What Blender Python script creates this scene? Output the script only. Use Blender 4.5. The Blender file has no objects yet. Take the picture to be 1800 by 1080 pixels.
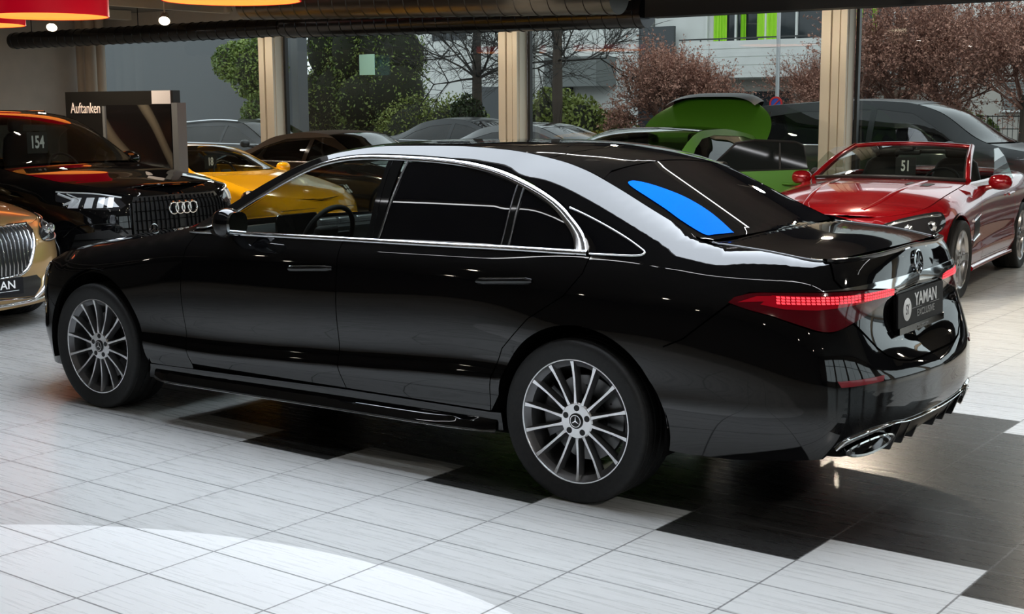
import bpy, math, random
import numpy as np
from mathutils import Vector, Matrix
from mathutils.geometry import delaunay_2d_cdt
PI = math.pi
COL = bpy.context.scene.collection
random.seed(5)

# ---------------------------------------------------------------- materials
MATS = {}
def mat(name, col=(.5, .5, .5), rough=.5, metal=0, coat=0, spec=.5, emit=None, es=0, coat_rough=.02, trans=0, ior=1.45, alpha=1):
    if name in MATS: return MATS[name]
    m = bpy.data.materials.new(name); m.use_nodes = True
    b = m.node_tree.nodes['Principled BSDF']; i = b.inputs
    i['Base Color'].default_value = (*col, 1); i['Roughness'].default_value = rough; i['Metallic'].default_value = metal
    i['Coat Weight'].default_value = coat; i['Coat Roughness'].default_value = coat_rough
    i['Specular IOR Level'].default_value = spec; i['IOR'].default_value = ior; i['Transmission Weight'].default_value = trans
    i['Alpha'].default_value = alpha
    if emit: i['Emission Color'].default_value = (*emit, 1); i['Emission Strength'].default_value = es
    MATS[name] = m
    return m
def glass(name, tint=(.8, .85, .83), rough=0.0, ior=1.5, boost=1.0, refl=(1, 1, 1)):
    """thin sheet glass: clear straight-through light plus a Fresnel reflection"""
    if name in MATS: return MATS[name]
    m = bpy.data.materials.new(name); m.use_nodes = True; nt = m.node_tree; nt.nodes.clear()
    N = nt.nodes.new; L = nt.links.new
    o = N('ShaderNodeOutputMaterial'); mx = N('ShaderNodeMixShader'); t = N('ShaderNodeBsdfTransparent'); g = N('ShaderNodeBsdfGlossy')
    lw = N('ShaderNodeLayerWeight'); lw.inputs[0].default_value = .5; f = N('ShaderNodeMath'); f.operation = 'POWER'; f.inputs[1].default_value = 5; L(lw.outputs['Facing'], f.inputs[0])
    m2 = N('ShaderNodeMath'); m2.operation = 'MULTIPLY_ADD'; m2.inputs[1].default_value = .92; m2.inputs[2].default_value = .045; L(f.outputs[0], m2.inputs[0]); f = m2
    mu = N('ShaderNodeMath'); mu.operation = 'MULTIPLY'; mu.inputs[1].default_value = boost; mu.use_clamp = True
    t.inputs[0].default_value = (*tint, 1); g.inputs['Roughness'].default_value = rough; g.inputs[0].default_value = (*refl, 1)
    L(f.outputs[0], mu.inputs[0]); L(mu.outputs[0], mx.inputs[0]); L(t.outputs[0], mx.inputs[1]); L(g.outputs[0], mx.inputs[2]); L(mx.outputs[0], o.inputs[0])
    MATS[name] = m
    return m
def noisy(name, c1, c2, scale=8, rough=.6, detail=4, stretch=(1, 1, 1), bump=0, metal=0, coat=0, rough2=None):
    if name in MATS: return MATS[name]
    m = mat(name, c1, rough, metal, coat); nt = m.node_tree; N = nt.nodes.new; L = nt.links.new
    tc = N('ShaderNodeTexCoord'); mp = N('ShaderNodeMapping'); mp.inputs['Scale'].default_value = stretch
    n = N('ShaderNodeTexNoise'); n.inputs['Scale'].default_value = scale; n.inputs['Detail'].default_value = detail
    r = N('ShaderNodeValToRGB'); r.color_ramp.elements[0].color = (*c1, 1); r.color_ramp.elements[1].color = (*c2, 1)
    r.color_ramp.elements[0].position = .35; r.color_ramp.elements[1].position = .65
    b = nt.nodes['Principled BSDF']
    L(tc.outputs['Object'], mp.inputs[0]); L(mp.outputs[0], n.inputs[0]); L(n.outputs[0], r.inputs[0]); L(r.outputs[0], b.inputs['Base Color'])
    if bump:
        bp = N('ShaderNodeBump'); bp.inputs['Strength'].default_value = bump; L(n.outputs[0], bp.inputs['Height']); L(bp.outputs[0], b.inputs['Normal'])
    return m

# ---------------------------------------------------------------- objects
def tag(o, label=None, cat=None, group=None, kind=None):
    if label: o['label'] = label
    if cat: o['category'] = cat
    if group: o['group'] = group
    if kind: o['kind'] = kind
    return o
def empty(name, loc=(0, 0, 0), rz=0, label=None, cat=None, group=None):
    o = bpy.data.objects.new(name, None); COL.objects.link(o); o.location = loc; o.rotation_euler = (0, 0, rz)
    o.empty_display_size = .1
    return tag(o, label, cat, group)
# a piece is (verts, faces, loop_normals or None, material slot)
def pc(V, F, N=None, m=0): return (np.asarray(V, float).reshape(-1, 3), F, N, m)
def xf(p, M):
    V, F, N, m = p; R = np.array(M.to_3x3()); t = np.array(M.translation)
    return (V @ R.T + t, F, None if N is None else [tuple(R @ np.array(n)) if n != (0, 0, 0) else n for n in N], m)
def mirror(p):
    V, F, N, m = p; V = V * [1, -1, 1]; F2 = [tuple(reversed(f)) for f in F]; N2 = None
    if N is not None:
        N2 = []; k = 0
        for f in F:
            N2 += [(n[0], -n[1], n[2]) for n in reversed(N[k:k+len(f)])]; k += len(f)
    return (V, F2, N2, m)
def mirrors(ps): return [mirror(p) for p in ps]
def build(name, pieces, mats, parent=None, ang=35, loc=None, rot=None):
    if not isinstance(pieces, list): pieces = [pieces]
    if not isinstance(mats, (list, tuple)): mats = [mats]
    V = []; F = []; NL = []; MI = []; off = 0; custom = any(p[2] is not None for p in pieces)
    for v, f, n, m in pieces:
        V.append(v)
        for q in f: F.append(tuple(i + off for i in q)); MI.append(m)
        if custom: NL += (n if n is not None else [(0, 0, 0)] * sum(len(q) for q in f))
        off += len(v)
    me = bpy.data.meshes.new(name); me.from_pydata(np.concatenate(V).tolist(), [], F)
    for m in mats: me.materials.append(m)
    me.polygons.foreach_set('material_index', MI)
    me.polygons.foreach_set('use_smooth', [True] * len(F))
    me.update()
    me.set_sharp_from_angle(angle=math.radians(ang))
    if custom: me.normals_split_custom_set(NL)
    o = bpy.data.objects.new(name, me); COL.objects.link(o)
    if parent: o.parent = parent
    if loc is not None: o.location = loc
    if rot is not None: o.rotation_euler = rot
    return o
def dup(root, **kw):
    def cp(o, par):
        c = o.copy(); COL.objects.link(c); c.parent = par
        for ch in o.children: cp(ch, c)
        return c
    return cp(root, None)

# ---------------------------------------------------------------- shapes
def box(c, s, m=0, rz=0):
    x, y, z = [q / 2 for q in s]
    V = [(-x, -y, -z), (x, -y, -z), (x, y, -z), (-x, y, -z), (-x, -y, z), (x, -y, z), (x, y, z), (-x, y, z)]
    if rz: V = [(a * math.cos(rz) - b * math.sin(rz), a * math.sin(rz) + b * math.cos(rz), d) for a, b, d in V]
    V = [(a + c[0], b + c[1], d + c[2]) for a, b, d in V]
    return pc(V, [(0, 3, 2, 1), (4, 5, 6, 7), (0, 1, 5, 4), (1, 2, 6, 5), (2, 3, 7, 6), (3, 0, 4, 7)], None, m)
def bbox(c, s, r=.02, m=0, n=3):
    """box with rounded edges (rounded in plan and at top and bottom)"""
    x, y, z = [q / 2 for q in s]; r = min(r, x, y, z); rings = []
    for k in list(range(n + 1)) + [None] + list(range(n, -1, -1)):
        if k is None: continue
        a = k / n * PI / 2; rings.append((r * (1 - math.sin(a)), r * (1 - math.cos(a))))
    V = []; nn = 4 * (n + 1); R = []
    levels = [(ins, -z + dz) for ins, dz in rings[:n + 1]] + [(ins, z - dz) for ins, dz in rings[n + 1:]]
    for ins, zz in levels:
        ring = []
        for q, (sx, sy) in enumerate(((1, 1), (-1, 1), (-1, -1), (1, -1))):
            for k in range(n + 1):
                a = q * PI / 2 + k / n * PI / 2; rr = max(r - ins, 1e-4)
                ring.append((c[0] + sx * (x - r) + rr * math.cos(a), c[1] + sy * (y - r) + rr * math.sin(a), c[2] + zz))
        R.append(ring)
    return loft(R, m=m, caps=True)
def loft(R, closed=True, caps=False, m=0):
    n = len(R[0]); V = [p for r in R for p in r]; F = []
    for i in range(len(R) - 1):
        for j in range(n if closed else n - 1):
            k = (j + 1) % n; F.append((i*n+j, i*n+k, (i+1)*n+k, (i+1)*n+j))
    if caps: F.append(tuple(reversed(range(n)))); F.append(tuple((len(R)-1)*n + j for j in range(n)))
    return pc(V, F, None, m)
def lathe(prof, n=48, axis='z', c=(0, 0, 0), m=0, caps=False, a0=0, a1=2*PI):
    full = abs(a1 - a0 - 2 * PI) < 1e-6; R = []
    for k in range(n if full else n + 1):
        a = a0 + (a1 - a0) * k / n; ca, sa = math.cos(a), math.sin(a)
        if axis == 'z': R.append([(c[0] + r*ca, c[1] + r*sa, c[2] + h) for r, h in prof])
        elif axis == 'y': R.append([(c[0] + r*sa, c[1] + h, c[2] + r*ca) for r, h in prof])
        else: R.append([(c[0] + h, c[1] + r*ca, c[2] + r*sa) for r, h in prof])
    if full: R.append(R[0])
    return loft(R, closed=False, m=m)
def tube(pts, r, n=8, m=0, caps=True, up=(0, 0, 1), flat=1.0, closed=False):
    pts = [Vector(p) for p in pts]; R = []; K = len(pts)
    for i, p in enumerate(pts):
        a = pts[i-1] if (i or closed) else p; b = pts[(i+1) % K] if (i < K-1 or closed) else p
        t = (b - a).normalized(); u = Vector(up); s = t.cross(u)
        if s.length < 1e-3: s = t.cross(Vector((1, 0, 0)))
        s.normalize(); u2 = s.cross(t)
        rr = r[i] if isinstance(r, (list, tuple)) else r
        R.append([tuple(p + s*math.cos(2*PI*k/n)*rr + u2*math.sin(2*PI*k/n)*rr*flat) for k in range(n)])
    if closed: R.append(R[0])
    return loft(R, caps=caps and not closed, m=m)
def prism(poly, h0, h1, axis='z', m=0):
    """extrude a 2-D polygon; axis z: (x,y), axis y: (x,z), axis x: (y,z)"""
    def P(a, b, h): return {'z': (a, b, h), 'y': (a, h, b), 'x': (h, a, b)}[axis]
    n = len(poly); V = [P(a, b, h0) for a, b in poly] + [P(a, b, h1) for a, b in poly]
    F = [tuple(range(n)), tuple(reversed(range(n, 2*n)))] + [(i, i+n, (i+1) % n + n, (i+1) % n) for i in range(n)]
    ar = sum(poly[i][0]*poly[(i+1) % n][1] - poly[(i+1) % n][0]*poly[i][1] for i in range(n))
    flip = (ar > 0) == (h1 > h0)
    if axis == 'y': flip = not flip
    if flip: F = [tuple(reversed(f)) for f in F]
    return pc(V, F, None, m)
def rrect(w, h, r, n=4, c=(0, 0)):
    P = []
    for q, (sx, sy) in enumerate(((1, 1), (-1, 1), (-1, -1), (1, -1))):
        for k in range(n + 1):
            a = q*PI/2 + k/n*PI/2; P.append((c[0] + sx*(w/2-r) + r*math.cos(a), c[1] + sy*(h/2-r) + r*math.sin(a)))
    return P
def text(name, s, size, M, matl, parent, ext=.001, font_scale=(1, 1), align='CENTER', bold=0):
    cu = bpy.data.curves.new(name, 'FONT'); cu.body = s; cu.size = size; cu.extrude = ext; cu.align_x = align; cu.align_y = 'CENTER'; cu.offset = bold
    to = bpy.data.objects.new(name, cu); COL.objects.link(to); bpy.context.view_layer.update()
    me = bpy.data.meshes.new_from_object(to); bpy.data.objects.remove(to)
    me.name = name; me.materials.clear(); me.materials.append(matl)
    o = bpy.data.objects.new(name, me); COL.objects.link(o); o.parent = parent
    o.matrix_local = M @ Matrix.Diagonal((font_scale[0], font_scale[1], 1, 1))
    return o

# ---------------------------------------------------------------- splines and surfaces
def pchip(pts, q):
    x = np.array([p[0] for p in pts], float); y = np.array([p[1] for p in pts], float); q = np.clip(q, x[0], x[-1])
    if len(x) == 1: return np.full_like(q, y[0])
    h = np.diff(x); d = np.diff(y) / h; m = np.zeros_like(y); m[0] = d[0]; m[-1] = d[-1]
    for i in range(1, len(x)-1):
        if d[i-1]*d[i] > 0:
            w1 = 2*h[i] + h[i-1]; w2 = h[i] + 2*h[i-1]; m[i] = (w1 + w2) / (w1/d[i-1] + w2/d[i])
    i = np.clip(np.searchsorted(x, q) - 1, 0, len(h)-1); t = (q - x[i]) / h[i]
    return (2*t**3-3*t**2+1)*y[i] + (t**3-2*t**2+t)*h[i]*m[i] + (-2*t**3+3*t**2)*y[i+1] + (t**3-t**2)*h[i]*m[i+1]
def natmat(x, q):
    """matrix that interpolates values at knots x to positions q with a natural cubic spline"""
    n = len(x); h = np.diff(x); A = np.eye(n); B = np.zeros((n, n))
    for i in range(1, n-1):
        A[i, i-1] = h[i-1]; A[i, i] = 2*(h[i-1]+h[i]); A[i, i+1] = h[i]
        B[i, i-1] = 6/h[i-1]; B[i, i] = -6/h[i-1]-6/h[i]; B[i, i+1] = 6/h[i]
    M = np.linalg.solve(A, B); I = np.eye(n); i = np.clip(np.searchsorted(x, q)-1, 0, n-2); hi = h[i][:, None]
    a = ((x[i+1]-q)/h[i])[:, None]; b = ((q-x[i])/h[i])[:, None]
    return a*I[i] + b*I[i+1] + ((a**3-a)*M[i] + (b**3-b)*M[i+1])*hi**2/6
def smooth1(a, k):
    if k < 1: return a
    g = np.exp(-.5*(np.arange(-3*k, 3*k+1)/k)**2); g /= g.sum()
    lo = 2*a[0] - a[1:3*k+1][::-1]; hi = 2*a[-1] - a[-3*k-1:-1][::-1]
    return np.convolve(np.concatenate([lo, a, hi]), g, 'valid')
def dens(P, step, closed=True):
    P = [tuple(p) for p in P]; out = []; n = len(P)
    for i in range(n if closed else n-1):
        a, b = P[i], P[(i+1) % n]; k = max(1, int(math.ceil(math.dist(a, b)/step)))
        for j in range(k): out.append(tuple(a[c] + (b[c]-a[c])*j/k for c in range(len(a))))
    if not closed: out.append(P[-1])
    return out
def crv(P, n=6, closed=False):
    """Catmull-Rom through 2-D or 3-D points"""
    P = [np.array(p, float) for p in P]; K = len(P); out = []
    for i in range(K if closed else K-1):
        p1, p2 = P[i], P[(i+1) % K]; p0 = P[i-1] if (i or closed) else 2*p1-p2; p3 = P[(i+2) % K] if (i < K-2 or closed) else 2*p2-p1
        for j in range(n):
            t = j/n; out.append(tuple(.5*((2*p1)+(p2-p0)*t+(2*p0-5*p1+4*p2-p3)*t*t+(3*p1-p0-3*p2+p3)*t**3)))
    if not closed: out.append(tuple(P[-1]))
    return out
def arc(cx, cz, r, a0, a1, n=24, sx=1):
    return [(cx + sx*r*math.cos(math.radians(a0+(a1-a0)*k/n)), cz + r*math.sin(math.radians(a0+(a1-a0)*k/n))) for k in range(n+1)]
def inside(P, X):
    x, y = X[:, 0], X[:, 1]; r = np.zeros(len(X), bool); n = len(P)
    for i in range(n):
        x1, y1 = P[i]; x2, y2 = P[(i+1) % n]
        c = ((y1 > y) != (y2 > y)); 
        with np.errstate(divide='ignore', invalid='ignore'): xi = (x2-x1)*(y-y1)/((y2-y1) if y2 != y1 else 1e-12) + x1
        r ^= c & (x < xi)
    return r
def fill(P, step, holes=()):
    B = dens(P, step*.8); HB = [dens(h, step*.8) for h in holes]
    A = np.array(B); lo, hi = A.min(0), A.max(0)
    gx = np.arange(lo[0], hi[0], step); gy = np.arange(lo[1], hi[1], step*.87)
    G = np.array([(x + (step/2 if k % 2 else 0), y) for k, y in enumerate(gy) for x in gx])
    allb = np.array(B + [q for h in HB for q in h])
    if len(G):
        G = G[inside(B, G)]
        for h in HB:
            if len(G): G = G[~inside(h, G)]
    if len(G): G = G[np.array([((allb-g)**2).sum(1).min() for g in G]) > (step*.5)**2]
    co = [Vector(p) for p in B]; faces = [list(range(len(B)))]; ed = []
    for h in HB:
        s = len(co); co += [Vector(p) for p in h]; ed += [(s+i, s+(i+1) % len(h)) for i in range(len(h))]
    co += [Vector(p) for p in G]
    if HB: ed += [(i, (i+1) % len(B)) for i in range(len(B))]; faces = []
    r = delaunay_2d_cdt(co, ed, faces, 2 if HB else 1, 1e-7)
    V = np.array([tuple(v) for v in r[0]]); F = [tuple(f) for f in r[2]]
    C = np.array([V[list(f)].mean(0) for f in F]); ok = inside(B, C)
    for h in HB: ok &= ~inside(h, C)
    F = [f for f, k in zip(F, ok) if k]
    out = []
    for f in F:
        a = V[list(f)]; s = sum(a[i][0]*a[(i+1) % len(a)][1]-a[(i+1) % len(a)][0]*a[i][1] for i in range(len(a)))
        out.append(f if s > 0 else tuple(reversed(f)))
    return V, out

class Body:
    """car skin: a side wall that wraps round the nose and the tail, and a top that spans between its upper edges"""
    def __init__(s, plan, xr, xf, rows, knots, skin, ds=.006, sm=5, hook=None, khook=None, chord=False):
        P = np.array(crv(plan, 10)); P = P[np.argsort(-P[:, 0], kind='stable')] if False else P
        ang = []
        for x, y in P:
            if x > xf: ang.append(xf + math.atan2(x-xf, y)/(PI/2))
            elif x < xr: ang.append(xr - math.atan2(xr-x, y)/(PI/2))
            else: ang.append(x)
        ang = np.array(ang); o = np.argsort(ang); ang = ang[o]; P = P[o]
        s.xr, s.xf = xr, xf; s.S = S = np.arange(xr-1, xf+1+ds/2, ds)
        px = np.interp(S, ang, P[:, 0]); py = np.interp(S, ang, P[:, 1])
        ph = np.where(S > xf, (S-xf)*PI/2, np.where(S < xr, (S-xr)*PI/2, 0)); fx = np.clip(S, xr, xf)
        # keep every point exactly on its ray
        rad = np.hypot(px-fx, py); rad = smooth1(rad, 4); dx = np.sin(ph); dy = np.cos(ph)
        nr = len(rows); C = np.zeros((len(S), nr, 3)); ZI = []
        for j, (zk, ik, *k_) in enumerate(rows):
            z = smooth1(pchip(zk, S), k_[0] if k_ else sm); i = smooth1(pchip(ik, S), k_[0] if k_ else sm); ZI.append([z, i])
        if hook: hook(S, ZI)
        for j, (z, i) in enumerate(ZI):
            r = rad - i
            C[:, j, 0] = fx + dx*r; C[:, j, 1] = np.maximum(dy, 0)*r; C[:, j, 2] = z
        w = np.linspace(0, 1, 181); kn = np.array(knots, float); kn = (kn-kn[0])/(kn[-1]-kn[0]); W = natmat(kn, w)
        s.T = np.einsum('wr,srk->swk', W, C)
        if chord:
            for a in range(len(S)):
                d = np.sqrt(((C[a, 1:]-C[a, :-1])**2).sum(1))**.75; kk = np.concatenate([[0], np.cumsum(d)]); s.T[a] = natmat(kk/kk[-1], w) @ C[a]
        s.N = s.normals(s.T, +1)
        q = np.linspace(-1, 1, 81); top = s.T[:, -1]
        bow, crown = smooth1(pchip(skin[0], S), sm), smooth1(pchip(skin[1], S), sm); p = skin[2] if len(skin) > 2 else 2
        Q = np.zeros((len(S), len(q), 3)); e = 1-np.abs(q)**2; e2 = 1-np.abs(q)**p
        Q[..., 0] = top[:, None, 0] + bow[:, None]*e; Q[..., 1] = top[:, None, 1]*q; Q[..., 2] = top[:, None, 2] + crown[:, None]*e2
        if khook: khook(S, q, Q)
        s.q = q; s.K = Q; s.KN = s.normals(Q, 0)
    def normals(s, T, kind):
        a = np.gradient(T, axis=0); b = np.gradient(T, axis=1); n = np.cross(a, b); L = np.linalg.norm(n, axis=2, keepdims=True); n = n/np.maximum(L, 1e-12)
        if kind: ref = T - np.stack([np.clip(T[..., 0], s.xr, s.xf), 0*T[..., 0], np.full_like(T[..., 0], .55)], -1)
        else: ref = np.zeros_like(T); ref[..., 2] = 1
        sg = np.sign((n*ref).sum(2, keepdims=True)); return n*np.where(sg == 0, 1, sg)
    def _s(s, x):
        f = np.clip((x-s.S[0])/(s.S[1]-s.S[0]), 0, len(s.S)-1.001); i = f.astype(int); return i, (f-i)[:, None, None]
    def wall(s, X, off=0):
        """points (S, z) on the side wall"""
        X = np.atleast_2d(np.array(X, float)); i, t = s._s(X[:, 0]); T = s.T[i]*(1-t)+s.T[i+1]*t; N = s.N[i]*(1-t)+s.N[i+1]*t
        P = np.zeros((len(X), 3)); M = P.copy(); ar = np.arange(T.shape[1])
        for k in range(len(X)):
            w = np.interp(X[k, 1], np.maximum.accumulate(T[k, :, 2]) + ar*1e-9, ar); j = min(int(w), len(ar)-2); u = w-j
            P[k] = T[k, j]*(1-u)+T[k, j+1]*u; M[k] = N[k, j]*(1-u)+N[k, j+1]*u
        M /= np.linalg.norm(M, axis=1, keepdims=True); return P+M*off, M
    def ztop(s, S): i = int(np.clip(round((S-s.S[0])/(s.S[1]-s.S[0])), 0, len(s.S)-1)); return s.T[i, -1, 2]
    def zbot(s, S): i = int(np.clip(round((S-s.S[0])/(s.S[1]-s.S[0])), 0, len(s.S)-1)); return s.T[i, 0, 2]
    def top(s, X, off=0):
        """points (S, q*0.6) on the top"""
        X = np.atleast_2d(np.array(X, float)); i, t = s._s(X[:, 0]); T = s.K[i]*(1-t)+s.K[i+1]*t; N = s.KN[i]*(1-t)+s.KN[i+1]*t
        f = np.clip((X[:, 1]/.6+1)/2*(len(s.q)-1), 0, len(s.q)-1.001); j = f.astype(int); u = (f-j)[:, None]; k = np.arange(len(X))
        P = T[k, j]*(1-u)+T[k, j+1]*u; M = N[k, j]*(1-u)+N[k, j+1]*u; M /= np.linalg.norm(M, axis=1, keepdims=True)
        return P+M*off, M
    def patch(s, poly, on='wall', off=0, th=.012, step=.035, m=0, holes=(), clamp=True, back=False):
        """mesh a trimmed panel; poly in (S, z) on the wall or (S, q*0.6) on the top"""
        if on == 'wall' and clamp:
            P = dens(poly, step*.8); P = [(a, min(max(b, s.zbot(a)), s.ztop(a))) for a, b in P]
            poly = [p for i, p in enumerate(P) if math.dist(p, P[i-1]) > 1e-4]
        V, F = fill(poly, step, holes)
        P, N = (s.wall if on == 'wall' else s.top)(V, off)
        # orient
        f = F[len(F)//2]; c = np.cross(P[f[1]]-P[f[0]], P[f[2]]-P[f[0]])
        if (c*N[f[0]]).sum() < 0: F = [tuple(reversed(q)) for q in F]
        NL = [tuple(N[i]) for q in F for i in q]
        if th:
            cnt = {}
            for q in F:
                for i in range(len(q)): cnt[(q[i], q[(i+1) % len(q)])] = 1
            E = [e for e in cnt if (e[1], e[0]) not in cnt]; ids = sorted({i for e in E for i in e}); mp = {i: len(P)+k for k, i in enumerate(ids)}
            # a small rolled edge then the return flange
            P2 = P[ids]-N[ids]*th; P = np.concatenate([P, P2])
            G = [(e[1], e[0], mp[e[0]], mp[e[1]]) for e in E]; F = F+G; NL += [(0, 0, 0)]*(4*len(G))
        return pc(P, F, NL, m)
    def line(s, path, on='wall', off=0, n=5):
        X = crv(path, n) if n else path; return (s.wall if on == 'wall' else s.top)(X, off)
    def bead(s, path, w, h, on='wall', n=5, m=0, sec=6, off=0, closed=False):
        """raised rounded strip (trim) of width w and height h along a path on the skin"""
        P, N = s.line(path, on, off, n); R = []; K = len(P)
        for i in range(K):
            if closed: t = P[(i+1) % K]-P[i-1]
            else: t = P[min(i+1, K-1)]-P[max(i-1, 0)]
            t /= np.linalg.norm(t)+1e-9; b = np.cross(N[i], t); b /= np.linalg.norm(b)
            u = i/(K-1) if K > 1 else 0
            ww = np.interp(u, [a for a, _ in w], [c for _, c in w]) if isinstance(w, list) else w
            ring = [P[i]+b*math.cos(PI*k/sec)*ww/2+N[i]*math.sin(PI*k/sec)*h for k in range(sec+1)]
            ring += [P[i]-b*ww/2-N[i]*.004, P[i]+b*ww/2-N[i]*.004]; R.append([tuple(r) for r in ring])
        if closed: R.append(R[0])
        return loft(R, caps=not closed, m=m)
def inset(P, d):
    """move a closed polygon inwards by d"""
    P = [np.array(p, float) for p in P]; P = [p for i, p in enumerate(P) if np.linalg.norm(p-P[i-1]) > 1e-5]; n = len(P)
    ar = sum(P[i][0]*P[(i+1) % n][1]-P[(i+1) % n][0]*P[i][1] for i in range(n)); sg = 1 if ar > 0 else -1; out = []
    for i in range(n):
        a = P[i]-P[i-1]; b = P[(i+1) % n]-P[i]; a = a/np.linalg.norm(a); b = b/np.linalg.norm(b)
        na = np.array([-a[1], a[0]])*sg; nb = np.array([-b[1], b[0]])*sg; m = na+nb; L = np.linalg.norm(m)
        m = m/L if L > .3 else na; c = max((m*na).sum(), .5); out.append(tuple(P[i]+m*d/c))
    return out
# ================================================================ camera
cam = bpy.data.cameras.new('camera'); co = bpy.data.objects.new('camera', cam); COL.objects.link(co)
yaw, pitch, roll = -.94534, .14787, .00525
fw_ = Vector((math.cos(yaw)*math.cos(pitch), math.sin(yaw)*math.cos(pitch), -math.sin(pitch))); ri_ = Vector((math.sin(yaw), -math.cos(yaw), 0)); dn_ = fw_.cross(ri_)
cr, sr = math.cos(roll), math.sin(roll); R1 = cr*ri_ + sr*dn_; D1 = -sr*ri_ + cr*dn_
co.matrix_world = Matrix(((R1[0], -D1[0], -fw_[0], -3.03325), (R1[1], -D1[1], -fw_[1], 5.59439), (R1[2], -D1[2], -fw_[2], 1.67063), (0, 0, 0, 1)))
cam.sensor_width = 36; cam.lens = 2354.21/1800*36; cam.clip_start = .05; cam.clip_end = 400
sc = bpy.context.scene; sc.camera = co
sc.view_settings.view_transform = 'Standard'; sc.view_settings.look = 'None'; sc.view_settings.exposure = 0; sc.view_settings.gamma = 1
sc.cycles.use_denoising = True; sc.cycles.max_bounces = 10; sc.cycles.transparent_max_bounces = 24; sc.cycles.caustics_reflective = False; sc.cycles.caustics_refractive = False
sc.cycles.sample_clamp_indirect = 6
# ================================================================ world: bright overcast
w = bpy.data.worlds.new('world'); sc.world = w; w.use_nodes = True; nt = w.node_tree
bg = nt.nodes['Background']; bg.inputs[0].default_value = (.82, .88, .95, 1); bg.inputs[1].default_value = 1.7
# ================================================================ the room
X0, X1, Y0, Y1, ZC = -13.0, 18.3, -10.5, 13.0, 3.4
def struct(name, ps, m, ang=30): return tag(build(name, ps, m, None, ang), kind='structure')
# floor: large tiles; light plank grain, a dark band with checker edges and a pale disc
fm = bpy.data.materials.new('showroom tiles'); fm.use_nodes = True; nt = fm.node_tree; N = nt.nodes.new; L = nt.links.new; B = nt.nodes['Principled BSDF']
def mth(op, a, b=None, c=None):
    n = N('ShaderNodeMath'); n.operation = op
    for i, v in enumerate((a, b, c)):
        if v is None: continue
        if isinstance(v, (int, float)): n.inputs[i].default_value = v
        else: L(v, n.inputs[i])
    return n.outputs[0]
geo = N('ShaderNodeNewGeometry'); sep = N('ShaderNodeSeparateXYZ'); L(geo.outputs['Position'], sep.inputs[0]); px, py = sep.outputs[0], sep.outputs[1]
ta = .60978; ct, st = math.cos(3.11825), math.sin(3.11825); dx = mth('SUBTRACT', px, .75906); dy = mth('SUBTRACT', py, 1.66601)
ti = mth('ADD', mth('MULTIPLY', dx, ct/ta), mth('MULTIPLY', dy, st/ta)); tj = mth('ADD', mth('MULTIPLY', dx, -2*st/ta), mth('MULTIPLY', dy, 2*ct/ta))
fi = mth('FRACT', ti); fj = mth('FRACT', tj)
def near(v, wdt): return mth('SUBTRACT', 1, mth('GREATER_THAN', mth('MINIMUM', v, mth('SUBTRACT', 1, v)), wdt))
ci = mth('FLOOR', ti); cj = mth('FLOOR', tj)
disc = mth('LESS_THAN', mth('ADD', mth('POWER', mth('SUBTRACT', px, .2), 2), mth('POWER', mth('SUBTRACT', py, 4.6), 2)), 2.57**2)
joint = mth('MAXIMUM', near(fi, .0066), near(fj, .0130))
even = mth('LESS_THAN', mth('FRACT', mth('MULTIPLY', mth('ADD', ci, .25), .5)), .5)
def between(v, a, b): return mth('MULTIPLY', mth('GREATER_THAN', v, a), mth('LESS_THAN', v, b))
teeth = mth('MULTIPLY', even, mth('MAXIMUM', between(tj, 2, 3), between(tj, 10, 11)))
band = mth('MULTIPLY', mth('MAXIMUM', between(tj, 3, 10), teeth), mth('GREATER_THAN', ti, -3))
cmb = N('ShaderNodeCombineXYZ'); L(mth('ADD', mth('MULTIPLY', ti, .9), mth('MULTIPLY', ci, 3.7)), cmb.inputs[0]); L(mth('ADD', mth('MULTIPLY', tj, 9.0), mth('MULTIPLY', cj, 2.3)), cmb.inputs[1])
ng = N('ShaderNodeTexNoise'); ng.inputs['Scale'].default_value = 1.6; ng.inputs['Detail'].default_value = 6; ng.inputs['Roughness'].default_value = .7; L(cmb.outputs[0], ng.inputs[0])
r1 = N('ShaderNodeValToRGB'); e = r1.color_ramp.elements; e[0].position = .3; e[1].position = .7; e[0].color = (.47, .472, .463, 1); e[1].color = (.575, .578, .568, 1); L(ng.outputs[0], r1.inputs[0])
r2 = N('ShaderNodeValToRGB'); e = r2.color_ramp.elements; e[0].position = .3; e[1].position = .7; e[0].color = (.017, .017, .017, 1); e[1].color = (.032, .031, .030, 1); L(ng.outputs[0], r2.inputs[0])
def mixc(f, a, b):
    n = N('ShaderNodeMix'); n.data_type = 'RGBA'; L(f, n.inputs[0])
    for v, k in ((a, 6), (b, 7)):
        if isinstance(v, tuple): n.inputs[k].default_value = (*v, 1)
        else: L(v, n.inputs[k])
    return n.outputs[2]
col = mixc(disc, r1.outputs[0], (.80, .80, .79)); col = mixc(band, col, r2.outputs[0]); col = mixc(mth('MULTIPLY', joint, .75), col, (.09, .09, .09))
L(col, B.inputs['Base Color']); rg_ = mth('ADD', mth('MULTIPLY', ng.outputs[0], .12), .22); L(rg_, B.inputs['Roughness']); B.inputs['Specular IOR Level'].default_value = .35
struct('floor', box(((X0+X1)/2, (Y0+Y1)/2, -.1), (X1-X0+.4, Y1-Y0+.4, .2)), fm)
wallm = noisy('warm grey plaster', (.40, .375, .34), (.44, .41, .37), 3, .85)
ceilm = noisy('dark ceiling paint', (.12, .108, .092), (.14, .125, .108), 2, .9)
colm = mat('cream painted column', (.74, .66, .54), .6)
framem = mat('black window frame', (.012, .012, .012), .4)
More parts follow.
